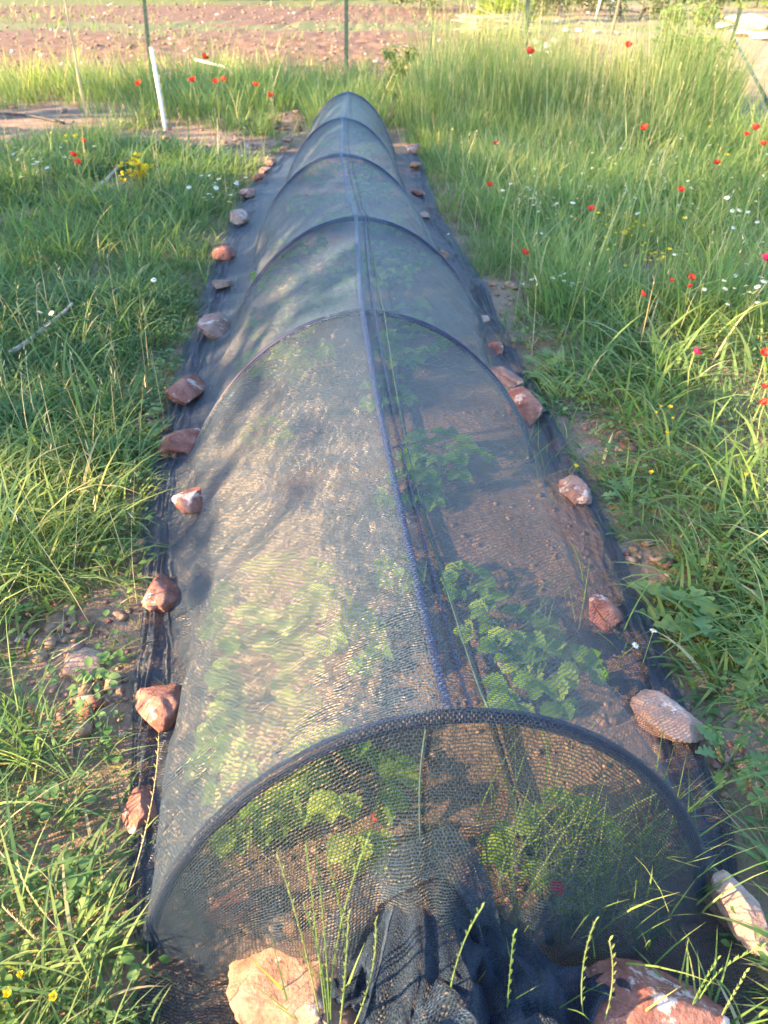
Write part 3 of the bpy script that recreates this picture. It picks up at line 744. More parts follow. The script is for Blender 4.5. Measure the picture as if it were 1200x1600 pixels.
# left meadow
g = Grass()
lay(g, 6500, -3.2, -.3, -.3, 4.4, left(K()), (.18, .38), (.005, .0105), (.2, .9), (.7, 2.2), bias=(.3, .2), per=8, spread=.05)
lay(g, 19000, -3.2, -.3, -.3, 4.4, left(K(1., 2.2)), (.10, .28), (.0025, .005), (.2, 1.0), (.5, 1.9), rshift=.03)
lay(g, 16000, -3.2, -.3, -.3, 4.4, left(K(1., 2.5)), (.04, .12), (.0025, .005), (.1, 1.1), (.2, 1.5), rshift=.02)
lay(g, 18000, -6, -.6, 4.0, 10.2, left(K(1., 1.1)), (.16, .38), (.004, .0075), (.15, .8), (.5, 1.9), bias=(.3, .2), rshift=.05, per=12, spread=.06)
lay(g, 14000, -6, -.6, 4.0, 10.2, left(K()), (.12, .26), (.003, .0055), (.1, .9), (.4, 1.6), rshift=.08)
lay(g, 12000, -6, -.6, 4.0, 10.2, left(K(1, 2.5)), (.05, .14), (.003, .006), (.1, 1.1), (.2, 1.2), rshift=.08)
lay(g, 2600, -.5, .9, -.4, .56, lambda x, y: .8 + 0 * x, (.05, .16), (.003, .006), (.2, 1.0), (.4, 1.6))
g.build('lush_grass', M_gl, 'lush dark green grass covering the ground left of the net')
# right meadow
g = Grass()
lay(g, 6800, .3, 3.4, -.3, 4.4, right(K(1., 1.8, .38, .62)), (.16, .40), (.007, .0135), (.3, 1.0), (.5, 1.9), bias=(-.5, .1), per=9, spread=.05)
lay(g, 9000, .3, 3.4, -.3, 4.4, right(K(1., 2.1, .34, .6)), (.10, .26), (.003, .0055), (.2, 1.0), (.4, 1.7), bias=(-.3, .1), per=10)
lay(g, 11000, .3, 3.4, -.3, 4.4, right(K(1., 2.8, .32, .6)), (.03, .11), (.0025, .005), (.1, 1.1), (.2, 1.5), rshift=.03)
lay(g, 11000, .1, 7, 3.9, 9.5, right(K(1., 1.0, .3, .6)), (.22, .48), (.004, .0075), (.1, .6), (.3, 1.4), bias=(.1, .1), rshift=.08, per=13, spread=.06)
lay(g, 22000, .1, 7, 3.9, 9.5, right(K(1., 1.2)), (.14, .36), (.0025, .0045), (.05, .6), (.2, 1.1), bias=(.15, .1), rshift=.10)
lay(g, 13000, .1, 7, 3.9, 9.5, right(K(1., 2.5)), (.05, .16), (.003, .005), (.1, 1.1), (.2, 1.2), rshift=.08)
g.build('meadow_grass', M_gr, 'yellowish green meadow grass on the right side of the net')
# tall grass at the back right, back strip at left
g = Grass()
tk = lambda x, y: np.where(x > .25 + (y - 8) * .05, 1, 0) * np.clip((y - 8.0 + x * .2) / 2, 0, 1) * (1 - .25 * np.exp(-((x - 3.7) / .8) ** 2 - ((y - 10.6) / .9) ** 2)) * np.clip((fbm(x * 1.1, y * 1.1) - .25) * 2.4, .08, 1) * (1 - .96 * np.clip((x - .345 * y - .42) / .3, 0, 1) * np.clip((y - 8.3) / .8, 0, 1))
lay(g, 16000, .3, 8, 6.8, 12.6, tk, (.26, .72), (.0028, .005), (.05, .45), (.2, 1.0), bias=(.2, 0), rshift=.06, spread=.07, Lnoise=1.1)
lay(g, 3200, .3, 2.6, 9.5, 12.4, tk, (.65, 1.1), (.0026, .0042), (.02, .25), (.1, .6), rshift=.28, spread=.09)
lay(g, 1900, 2.8, 4.5, 9.6, 11.4, lambda x, y: .8 * (x < .345 * y + .45), (.55, 1.15), (.0026, .0042), (.02, .25), (.1, .6), rshift=.22, spread=.12)
bl = lambda x, y: (y > 9.6 + .35 * np.sin(x * 1.7)) * (x < .3) * np.clip((fbm(x * .9, y * .9) - .25) * 2.2, .1, 1) * (1 - bareness(x, y))
lay(g, 17000, -8.5, .4, 9.3, 13.8, bl, (.22, .6), (.003, .0055), (.05, .5), (.2, 1.1), rshift=.0, spread=.07, Lnoise=1.0)
lay(g, 4500, -9, 9, 12.5, 16.5, lambda x, y: .5 * (x < .345 * y + .45) * (fbm(x * .8, y * .8) > .5), (.2, .5), (.003, .006), (.05, .4), (.1, .6), rshift=.35)
lay(g, 3500, -18, 20, 17, 46, lambda x, y: 1.0 * (fbm(x * .25, y * .3 + 40) > .58), (.1, .35), (.005, .009), (.1, .7), (.1, .9), rshift=.15, spread=.5)
g.build('tall_grass', M_gt, 'tall pale grass standing in the back of the meadow and along the field')
# dry stems with seed heads among the tall grass
g = Grass()
def seedheads(g, n, x0, x1, y0, y1, keep, Lr, wh):
    x = rng.uniform(x0, x1, n); y = rng.uniform(y0, y1, n)
    k = (keep(x, y) > rng.random(n)) & visible(x, y) & ~in_tunnel(x, y, 0); x, y = x[k], y[k]; m = len(x)
    L = rng.uniform(*Lr, m); az = rng.uniform(0, 6.28, m); lean = rng.uniform(.02, .22, m); curl = rng.uniform(.05, .4, m)
    P = np.stack([x, y, gz(x, y)], 1); r = rng.random(m)
    g.add(P, L, np.full(m, .0022) * (1 + y * .09), az, lean, curl, r)
    # seed head: a few short spikelets near the tip
    tt = L * .93; tip = P + np.stack([np.sin(lean + curl * .35) * tt * np.cos(az), np.sin(lean + curl * .35) * tt * np.sin(az), np.cos(lean + curl * .35) * tt], 1)
    for j in range(4):
        o = tip.copy(); o[:, 2] -= j * .022
        g.add(o, rng.uniform(.02, .04, m), np.full(m, wh) * (1 + y * .05), rng.uniform(0, 6.28, m), rng.uniform(.2, .9, m), rng.uniform(0, .5, m), r, seg=2)
seedheads(g, 1500, .3, 7, 7, 12.6, tk, (.5, .9), .005)
seedheads(g, 800, .5, 6, 3.4, 8, right(lambda x, y: .5 + 0 * x), (.35, .6), .005)
seedheads(g, 900, -7, -.8, 6, 13.5, left(lambda x, y: .6 * (1 - bareness(x, y))), (.35, .7), .005)
seedheads(g, 240, -2.2, -.5, .3, 4, left(lambda x, y: .6 + 0 * x), (.3, .5), .004)
lay(g, 1500, -3, -.4, -.2, 4.5, left(lambda x, y: .3 + .7 * bareness(x, y)), (.1, .3), (.0025, .004), (.9, 1.4), (0, .3), per=2)
lay(g, 1900, .4, 4, -.2, 4.5, right(lambda x, y: .3 + .7 * bareness(x, y)), (.1, .3), (.0025, .004), (.9, 1.4), (0, .3), per=2)
m = 420; y = .8 + 4.5 * rng.random(m) ** 1.5; x = rng.uniform(edgeL(y) + .1, edgeR(y) - .06)
g.add(np.stack([x, y, gz(x, y) + .006], 1), rng.uniform(.03, .12, m), rng.uniform(.0015, .003, m), rng.uniform(0, 6.28, m), rng.uniform(1.3, 1.55, m), rng.uniform(-.1, .2, m), rng.random(m))
g.build('straw_stems', M_dry, 'dry straw coloured stems and seed heads among the green grass')
# thin grass growing under the net
def under(x, y): return np.where(x > edgeR(y) - .42, 1., .12) * (fbm(x * 3, y * 3) > .45)
g = Grass()
m = 1700; y = .75 + 3.4 * rng.random(m) ** 1.3; x = rng.uniform(edgeL(y) + .1, edgeR(y) - .06); k = under(x, y) > rng.random(m); x, y = x[k], y[k]; m = len(x)
g.add(np.stack([x, y, gz(x, y)], 1), rng.uniform(.08, .24, m), rng.uniform(.0025, .005, m), rng.uniform(0, 6.28, m), rng.uniform(.1, .9, m), rng.uniform(.2, 1.3, m), rng.random(m) * .9)
m = 260; x = rng.normal(.42, .11, m); y = rng.normal(.86, .08, m)
g.add(np.stack([x, y, gz(x, y)], 1), rng.uniform(.15, .36, m), rng.uniform(.003, .006, m), rng.uniform(0, 6.28, m), rng.uniform(.05, .5, m), rng.uniform(.1, .9, m), rng.random(m) * .9)
g.build('weed_grass', M_gr, 'thin green weed grass growing under the net near its right wall')
# small broad leaves among the grass
def leaves_stuff(name, n, x0, x1, y0, y1, keep, label, size=(.012, .03)):
    b = MB(); c = 0; random.seed(n)
    while c < n:
        x = random.uniform(x0, x1); y = random.uniform(y0, y1)
        if random.random() > keep(np.array([x]), np.array([y]))[0] or in_tunnel(np.array([x]), np.array([y]))[0] or not visible(np.array([x]), np.array([y]))[0]: continue
        r0 = random.random(); z = gzs(x, y)
        for j in range(random.randint(5, 10)):
            L = random.uniform(*size); v, f = leaflet(L, L * .38, .2, False, 4, .3)
            hz = random.uniform(.01, .09)
            b.add(xf(v, (x + random.gauss(0, .03), y + random.gauss(0, .03), z + hz), random.uniform(0, 6.28), random.uniform(-.3, .7)), f, 0, min(1, max(0, r0 * .6 + random.random() * .4)))
        c += 1
    return tag(b.build(name, M_weed), label, 'weeds', kind='stuff')
leaves_stuff('clover_patch', 420, .6, 2.4, .4, 4, right(lambda x, y: .6 + 0 * x), 'small leaved weeds between the grass right of the net')
leaves_stuff('weed_patch', 650, -2.4, -.4, .4, 4.5, left(lambda x, y: .6 + 0 * x), 'small leaved weeds between the grass left of the net', (.012, .032))

# foreground grass tufts with flowering spikes
def spike_tuft(stalks, label, name='ryegrass_tuft', mat=None, leaves=0, lk=.3):
    """stalks: (base px, base py, tip px, tip py, base y, tip y)"""
    b0 = stalks[0]; o = aty(b0[0], b0[1], b0[4]); o[2] = gzs(o[0], o[1])
    root = empty(name, o); tag(root, label, 'grass tuft', 'flowering grass in front of the tunnel')
    b = MB(); lf = MB()
    for (bx, by, tx, ty, y0, y1) in stalks:
        A = aty(bx, by, y0); A[2] = gzs(A[0], y0); B = aty(tx, ty, y1)
        mid = (A + B) / 2 + np.array([random.uniform(-.05, .05), random.uniform(-.03, .03), .03])
        pts = []
        for t in np.linspace(0, 1, 26):
            p = A * (1 - t) ** 2 + 2 * mid * t * (1 - t) + B * t * t; pts.append(p - o)
        rr = random.random()
        b.tube(pts, [.0013] * 14 + [.0009] * 12, 5, 0, r=rr)
        d = Vector(pts[-1] - pts[-4]).normalized()
        for j in range(9, 26):                                   # alternate spikelets
            p = pts[j]; az = (0 if j % 2 else math.pi) + random.uniform(-.3, .3)
            v, f = leaflet(.017, .0019, .3, False, 3, 0)
            b.add(xf(v, p, az, 1.38), f, 0, rr * .6 + .3)
    for j in range(leaves):
        L = random.uniform(.14, lk); az = random.uniform(0, 6.28); n = 6; vs = []; fs = []; a = random.uniform(.1, .5); c = random.uniform(.4, 1.5); w = random.uniform(.004, .008)
        P = Vector((random.gauss(0, .03), random.gauss(0, .02), 0)); sx, sy = -math.sin(az) * w / 2, math.cos(az) * w / 2
        for i in range(n + 1):
            k = (1 - (i / n) ** 2) + .03
            vs += [(P.x - sx * k, P.y - sy * k, P.z), (P.x + sx * k, P.y + sy * k, P.z)]
            an = a + c * i / n; P = P + Vector((math.sin(an) * math.cos(az), math.sin(an) * math.sin(az), math.cos(an))) * (L / n)
        fs = [(2 * i, 2 * i + 1, 2 * i + 3, 2 * i + 2) for i in range(n)]
        lf.add(vs, fs, 0)
    b.build('flower_spikes', mat or M_stalk, root)
    if leaves: lf.build('leaf_blades', M_gr, root)
spike_tuft([(505, 1600, 433, 1335, .56, .54), (510, 1600, 478, 1320, .56, .55), (512, 1600, 495, 1340, .57, .56), (515, 1600, 512, 1345, .56, .55), (518, 1600, 575, 1310, .56, .55), (508, 1600, 475, 1415, .55, .53), (520, 1600, 545, 1430, .55, .53), (522, 1600, 587, 1440, .55, .53)],
           'tuft of green flowering grass spikes in front of the big sandy boulder', leaves=26)
spike_tuft([(700, 1605, 752, 1420, .55, .53)], 'single slanting green grass spike left of the bottom centre net heap', leaves=5)
spike_tuft([(800, 1605, 803, 1460, .55, .54)], 'single thin upright grass spike in front of the net heap', leaves=4)
spike_tuft([(930, 1605, 930, 1440, .57, .56), (940, 1605, 952, 1470, .57, .55)], 'pair of drooping oat spikes in front of the rust red boulder', leaves=7)
spike_tuft([(1080, 1605, 1190, 1480, .6, .6), (1070, 1605, 1120, 1500, .6, .6), (1120, 1605, 1165, 1520, .6, .6)], 'grass tuft at the bottom right corner leaning out of the picture', leaves=12, lk=.18)
spike_tuft([(190, 1440, 248, 1150, .80, .98)], 'long pale grass stalk crossing the left net edge over the nearest stones', mat=M_dry, leaves=0)
spike_tuft([(115, 1560, 5, 1418, .72, .74), (150, 1540, 28, 1350, .74, .8)], 'dry arching grass stalks at the left bottom of the picture', mat=M_dry, leaves=8)
spike_tuft([(80, 1250, 8, 1090, 1.15, 1.2), (75, 1260, 30, 1130, 1.15, 1.2)], 'broad bent grass blades at the left border beside the bare soil', leaves=14, lk=.35)
spike_tuft([(10, 960, 130, 850, 1.85, 1.95), (35, 940, 85, 870, 1.85, 1.9)], 'dry straw stalks leaning right above the loose stones on the left', mat=M_dry, leaves=3)

# ------------------------------------------------------------------ broad leaved weeds
def rosette(px, py, n, L, W, lobes, label, name='dock_plant', pit=(.15, .7)):
    p = at(px, py, .04); root = empty(name, (p[0], p[1], gzs(p[0], p[1]))); tag(root, label, 'weed')
    b = MB(); st = MB()
    for i in range(n):
        az = i * 2.4 + random.uniform(-.3, .3); l = L * random.uniform(.7, 1.1)
        v, f = leaflet(l, W * l / L, .3, False, 24, random.uniform(.25, .6), lobes)
        pt = random.uniform(*pit); s0 = .04; o = (s0 * math.cos(az) * math.cos(pt), s0 * math.sin(az) * math.cos(pt), s0 * math.sin(pt) + .01)
        b.add(xf(v, o, az, pt, random.uniform(-.2, .2)), f, 0, random.uniform(.55, 1))
        st.tube([(0, 0, 0), o, tuple(np.array(o) * 1.4)], [.003, .0025, .002], 5, cap=False)
    b.build('leaves', M_weed, root); st.build('leaf_stalks', M_stalk, root)
rosette(1075, 950, 9, .125, .034, 4.5, 'grey green thistle rosette with lobed leaves right of the faceted red stone')
rosette(1130, 985, 7, .15, .04, 4.5, 'lobed green weed beside the larger thistle rosette at the right border')
rosette(1150, 1020, 6, .13, .035, 4.5, 'low lobed weed below the thistle rosettes at the right border')
rosette(225, 690, 5, .20, .028, 4.5, 'broad pale dock leaves lying in the grass left of the blocky red stone', pit=(.1, .4))
rosette(985, 775, 7, .07, .022, 4.5, 'small broad leaved weed just right of the angular orange stone')
rosette(860, 575, 7, .11, .028, 4.5, 'dark lobed weed right of the small white topped stone')
rosette(1140, 1180, 8, .07, .02, 4.5, 'tiny violet flowered weed on bare soil at the right', pit=(.2, .8))

# ------------------------------------------------------------------ flowers
def poppy_meshes(mat):
    b = MB(); random.seed(5)
    for k in range(4):
        az = k * math.pi / 2 + (.3 if k > 1 else 0); n, m = 5, 6; vs = []; fs = []
        for i in range(n + 1):
            t = i / n
            for j in range(m + 1):
                a = az + (j / m - .5) * 1.9 * (t ** .5)
                r_ = .032 * math.sin(t * 1.45) * (1 + .05 * math.sin(j * 2.3 + k)); z = .034 * t ** 1.5 * (1 + .12 * math.sin(j * 1.9 + k * 2)) + (.003 if k > 1 else 0)
                vs.append((r_ * math.cos(a), r_ * math.sin(a), z))
        for i in range(n):
            for j in range(m):
                a = i * (m + 1) + j; fs.append((a, a + 1, a + m + 2, a + m + 1))
        b.add(vs, fs, 0)
    pet = b.mesh('petals', mat)
    h = MB(); V_, T_ = rock_verts(3, .008, .008, .009, 2, 0, .02); h.add(V_ + np.array([0, 0, .009]), [tuple(t) for t in T_], 0); heart = h.mesh('flower_heart', M_dark)
    s = MB(); s.tube([(.03, .02, -1), (.01, .012, -.6), (-.004, 0, -.25), (0, 0, .002)], [.0028, .0025, .0022, .003], 6); stem = s.mesh('stem', M_stalk)
    return pet, heart, stem
PP = poppy_meshes(M_poppy); PM = poppy_meshes(M_magenta)
def poppy(px, py, h, label, s=1.0, mag=False):
    p = at(px, py, h); g0 = gzs(p[0], p[1]); root = empty('poppy', (p[0], p[1], g0), random.uniform(0, 6.28))
    tag(root, label, 'poppy', 'poppies in the meadow')
    pet, heart, stem = PM if mag else PP; hz = h - g0; s = s * 9.5 * mpp(p) / .064
    st = mobj('stem', stem, root, (0, 0, hz)); st.scale = (1, 1, hz)
    tl = (random.uniform(-.5, .5), random.uniform(.0, .7), 0)
    a = mobj('petals', pet, root, (0, 0, hz), tl); a.scale = (s, s, s); c = mobj('flower_heart', heart, root, (0, 0, hz), tl); c.scale = (s, s, s)
for a in [
 (318, 92, .55, 'red poppy highest of the left ones, beside the white pipe at the field edge', 1.3), (302, 128, .5, 'red poppy just below the highest left one', 1.2),
 (218, 133, .45, 'small orange red poppy left of the white stake', 1.1), (337, 130, .4, 'dim red poppy close beside a brighter one in the back grass', .9), (348, 127, .42, 'small bright red poppy right of the dim one in the back grass', 1.0),
 (399, 135, .4, 'dull red poppy in the back grass left of the far tunnel end', 1.0), (422, 152, .4, 'red poppy nearest to the far end of the tunnel', 1.0),
 (115, 245, .3, 'upper red poppy of the pair by the daisies at the left', 1.1), (122, 256, .28, 'lower red poppy of the pair by the daisies at the left', 1.1), (130, 222, .3, 'faint red poppy above the pair at the left', .8),
 (825, 84, .8, 'red poppy in front of the middle fence post', 1.5), (980, 74, .85, 'red poppy high in the tall grass left of the shrub', 1.3), (1007, 203, .5, 'red poppy alone in the middle of the right meadow', 1.2),
 (1179, 203, .5, 'red poppy at the right border below the braced post', 1.3), (1165, 212, .45, 'small orange red poppy left of the one at the right border', 1.0), (1192, 227, .45, 'half hidden red poppy at the right border below its neighbours', 1.0),
 (776, 226, .4, 'dim red poppy near the tunnel in the shady right grass', .9), (764, 291, .35, 'red poppy by the right wall of the tunnel, farther one', 1.0), (1121, 257, .4, 'orange faded poppy in the right meadow', 1.1),
 (1062, 299, .4, 'red poppy above the yellow flowers at the right', 1.1), (924, 330, .35, 'red poppy standing over the yellow flower patch', 1.25), (818, 397, .3, 'round red poppy left of the dirt and yellow flowers', 1.3),
 (1079, 436, .3, 'upper tall red poppy beside the bare patch on the right', 1.2), (1079, 449, .26, 'red poppy right under another beside the bare patch', .9), (1048, 440, .25, 'small faded poppy left of the bare patch pair', .8), (1002, 461, .25, 'red poppy in the grass below the bare patch', 1.1),
 (1197, 408, .35, 'large magenta poppy cut by the right border', 1.7, True), (1085, 552, .3, 'magenta poppy alone in the right meadow', 1.5, True), (1195, 556, .3, 'red poppy at the right border level with the magenta one', 1.6),
 (1197, 607, .25, 'red poppy at the right border, upper of a pair low in the grass', 1.3), (1194, 632, .22, 'red poppy at the right border, lower of a pair low in the grass', 1.3)]:
    poppy(*a)
# a fallen petal inside the tunnel
b = MB(); v, f = leaflet(.03, .016, .3, False, 6, .4); b.add(v, f); p = at(880, 1396, .12)
tag(b.build('poppy_petal', M_poppy, None, p, (.6, 0, 1)), 'crimson petal hanging behind the front net on the right', 'petal')

def daisy_mesh(D, yellow=False):
    b = MB(); n = 13
    if yellow:
        for k in range(5):
            v, f = leaflet(D * .55, D * .24, .25, False, 4, -.4); b.add(xf(v, (0, 0, 0), k * 1.257, .3), f, 0)
    else:
        for k in range(n):
            v, f = leaflet(D * .5, D * .075, .1, False, 3, .25); b.add(xf(v, (0, 0, 0), k * 6.283 / n + random.uniform(-.06, .06), random.uniform(.0, .25)), f, 0)
    V_, T_ = rock_verts(9, D * .17, D * .17, D * .1, 2, 0, .02); b.add(V_ + np.array([0, 0, D * .03]), [tuple(t) for t in T_], 1)
    b.tube([(.02, .01, -.22), (.005, 0, -.1), (0, 0, 0)], .0013, 4, 2)
    return b.mesh('daisy', [M_yel if yellow else M_wpet, M_yel, M_stalk])
DW = [daisy_mesh(.034), daisy_mesh(.028)]; DY = [daisy_mesh(.026, True), daisy_mesh(.022, True)]
def daisy(px, py, h, label, group, kinds, cat, name, s=1.):
    p = at(px, py, h); o = mobj(name, random.choice(kinds), None, (p[0], p[1], h), (random.uniform(-.5, .3), random.uniform(-.4, .4), random.uniform(0, 6.28)))
    s *= random.uniform(.65, 1.1) * (1.15 if py < 600 else 1.1); o.scale = (s, s, max(1, h / .22)); tag(o, label, cat, group)
random.seed(3)
def patch(n, cx, cy, rx, ry, h, label, group, yellow=False, s=1.):
    for i in range(n):
        daisy(random.gauss(cx, rx), random.gauss(cy, ry), h * random.uniform(.7, 1.2), label, group, DY if yellow else DW, 'yellow flower' if yellow else 'daisy', 'buttercup' if yellow else 'daisy', s)
patch(26, 55, 240, 45, 22, .2, 'small white daisy in the drift at the left border', 'white daisies at the left border', s=1.6)
patch(20, 335, 290, 28, 16, .22, 'small white daisy in the cluster beside the left net edge', 'white daisies beside the left net edge', s=1.15)
patch(22, 835, 312, 32, 12, .2, 'small white daisy in the drift right of the tunnel', 'white daisies right of the tunnel')
patch(34, 930, 280, 80, 45, .25, 'white daisy scattered in the middle of the right meadow', 'white daisies in the right meadow')
patch(26, 1130, 300, 50, 50, .3, 'white daisy scattered through the far right meadow', 'white daisies at the far right')
patch(16, 1150, 430, 35, 40, .25, 'white daisy beside the bare patch near the right border', 'white daisies beside the right bare patch')
patch(10, 890, 435, 30, 12, .15, 'low white daisy near the dirt mound', 'white daisies near the dirt mound')
patch(38, 985, 355, 45, 24, .2, 'tiny yellow flower in the patch below the red poppy', 'yellow flowers in the right meadow', True, 1.1)
patch(16, 1045, 398, 22, 7, .15, 'tiny yellow flower in the dense row above the bare patch', 'yellow flowers above the bare patch', True, 1.2)
patch(14, 1120, 270, 50, 40, .25, 'tiny yellow flower scattered among the far right daisies', 'yellow flowers at the far right', True, 1.1)
patch(10, 90, 212, 18, 6, .3, 'yellow flower in the small clump near the dirt at the left', 'yellow flowers by the left dirt', True, 1.3)
patch(9, 1010, 690, 60, 40, .15, 'yellow flower in the sunlit grass above the angular stone', 'yellow flowers in the sunlit grass', True, .9)
for (px, py, h, l) in [(240, 437, .2, 'lone white daisy in the left grass beside the dark brown stone'), (62, 487, .2, 'white daisy left of its twin above the lower fallen branch'), (80, 489, .2, 'white daisy right of its twin above the lower fallen branch'),
                       (378, 243, .25, 'white daisy near the far left stones'), (1021, 985, .16, 'white daisy with a yellow centre, upper of two beside the net'), (993, 1008, .14, 'white daisy with a yellow centre, lower of two beside the net'),
                       (1183, 472, .25, 'bigger white daisy near the right border')]:
    daisy(px, py, h, l, 'single white daisies', DW, 'daisy', 'daisy', 1.0 if py > 900 else 1.2)
for (px, py, h, l) in [(33, 1526, .12, 'orange yellow bud at the bottom left, upper one'), (15, 1551, .12, 'orange yellow bud at the very bottom left corner'), (85, 1557, .12, 'round yellow bud right of the corner ones at the bottom left'), (258, 608, .15, 'lone yellow flower left of the ragged red stone')]:
    daisy(px, py, h, l, 'yellow buds at the left', DY, 'yellow flower', 'buttercup', .7)
# mustard clump
p = at(225, 322, .0); root = empty('mustard_plant', (p[0], p[1], 0)); tag(root, 'bushy yellow flowering mustard plant in the left grass', 'wildflower')
b = MB(); s_ = MB()
for i in range(46):
    a = random.uniform(0, 6.28); r_ = random.uniform(0, .11); z = random.uniform(.2, .34) - r_ * .4
    r_ *= 1.3; z *= 1.15; c = (r_ * math.cos(a), r_ * math.sin(a), z); s_.tube([(0, 0, 0), (c[0] * .5, c[1] * .5, z * .6), c], .0018, 4, cap=False)
    for k in range(6):
        v, f = leaflet(.030, .013, .2, False, 3, 0); b.add(xf(v, (c[0] + random.gauss(0, .006), c[1] + random.gauss(0, .006), z + random.gauss(0, .008)), random.uniform(0, 6.28), random.uniform(-.2, .9)), f)
b.build('blossoms', M_yel, root); s_.build('stems', M_stalk, root)

# ------------------------------------------------------------------ sticks, posts, pipes
def stick(name, A, B, r0, r1, mat, label, cat, bend=.0, group=None, nodes=0, n=14):
    A = np.array(A); B = np.array(B); b = MB(); pts = []; rad = []
    side = np.cross(B - A, [0, 0, 1.0001]); side /= np.linalg.norm(side)
    for t in np.linspace(0, 1, n):
        pts.append(A + (B - A) * t + side * bend * math.sin(t * math.pi) + side * bend * .3 * math.sin(t * 9)); rad.append(r0 + (r1 - r0) * t + (r0 * .25 if nodes and int(t * (n - 1)) % nodes == 0 else 0))
    o0 = pts[0].copy(); b.tube([q - o0 for q in pts], rad, 10)
    return tag(b.build(name, mat, None, o0), label, cat, group)
p = at(137, 182); t = aty(98, -40, p[1] - .25); stick('bamboo_stake', p + [0, 0, -.05], t, .017, .013, M_bamboo, 'thin tan bamboo stake leaning at the back of the left grass', 'stake', .03, nodes=4)
p = at(259, 203); t = aty(236, 74, p[1]); stick('wooden_stake', p + [0, 0, -.05], t, .022, .020, M_white, 'short whitish wooden stake standing beside the bare dirt at the back left', 'stake', .005)
def fence_post(base, top, r, label, group='green steel fence posts along the field'):
    A = np.array(base, float); B = np.array(top, float); b = MB()
    root = empty('fence_post', A); tag(root, label, 'fence post', group)
    d = B - A; L = np.linalg.norm(d); u = d / L
    # T profile: flange plus web, with studs
    vs = []; w = r * 1.6; th = r * .35
    prof = [(-w, 0), (w, 0), (w, th), (th / 2, th), (th / 2, w * 1.3), (-th / 2, w * 1.3), (-th / 2, th), (-w, th)]
    for q in (A + np.array([0, 0, -.1]) - A, d):
        for (x, y) in prof: vs.append((q[0] + x, q[1] + y, q[2]))
    n = len(prof); fs = [tuple(range(n))[::-1], tuple(range(n, 2 * n))] + [(i, (i + 1) % n, (i + 1) % n + n, i + n) for i in range(n)]
    b.add(vs, fs); b.build('post_shaft', M_greensteel, root, smooth=False)
    s = MB()
    for k in range(1, int(L / .12)):
        c = u * (k * .12); s.tube([c + np.array([0, -.001, 0]), c + np.array([0, -.012, 0])], r * .45, 6)
    s.build('studs', M_greensteel, root, smooth=False)
    return root
p = at(236, 118); fence_post((p[0], p[1], 0), aty(219, -60, p[1]), .02, 'green steel fence post behind the white stake at the left')
p = at(541, 112); fence_post((p[0], p[1], 0), aty(541, -60, p[1]), .022, 'green steel fence post standing straight behind the far end of the tunnel')
p = at(820, 88); fence_post((p[0], p[1], 0), aty(829, -60, p[1]), .028, 'green steel fence post behind the tall grass with a poppy before it')
p = at(1128, 118); r_ = fence_post((p[0], p[1], 0), aty(1158, 12, p[1]), .024, 'green steel corner post with a slanting brace at the right')
q = at(1204, 168); tp_ = aty(1148, 62, p[1]); b = MB(); b.tube([np.array(tp_) - np.array(r_.location), np.array([q[0], q[1], 0]) - np.array(r_.location)], .024, 8); b.build('brace', M_greensteel, r_)
p = at(955, 54); stick('garden_stake', p, aty(975, -30, p[1]), .04, .035, M_bark, 'brown wooden stake leaning in the far field right of the white poles', 'stake', .02)
# far white trestle
p = at(944, 30); root = empty('white_trestle', (p[0], p[1], 0)); tag(root, 'pair of white poles leaning together in the far field', 'trestle')
for s in (-1, 1):
    b = MB(); b.tube([(s * .3, 0, 0), (s * .06, 0, 1.6)], .035, 8); b.build('leg', M_white, root)
b = MB(); b.tube([(-.2, .0, .7), (.2, .0, .7)], .025, 8); b.build('crossbar', M_white, root)
# fallen branches
def lie(px, py, z): return at(px, py, z)
stick('fallen_branch', lie(130, 312, .06), lie(208, 234, .09), .016, .009, M_twig, 'grey dry branch lying in the left grass near the yellow plant', 'branch', .03)
stick('fallen_branch', lie(15, 552, .07), lie(112, 474, .12), .014, .007, M_twig, 'grey dry branch lying in the left grass at the left border', 'branch', .02)
stick('white_pipe', lie(305, 93, .30), lie(356, 106, .22), .02, .02, M_white, 'short white pipe lying at the field edge behind the poppies', 'pipe')
b = MB(); A = at(-20, 176, .03); hp = [at(-20, 176, .03), at(20, 178, .03), at(50, 181, .035), at(78, 187, .03), at(100, 192, .02)]
o0 = np.array(hp[0]); b.tube([np.array(h_) - o0 for h_ in hp], .016, 8); tag(b.build('irrigation_hose', M_hose, None, o0), 'black hose lying on the bare dirt at the left', 'hose')

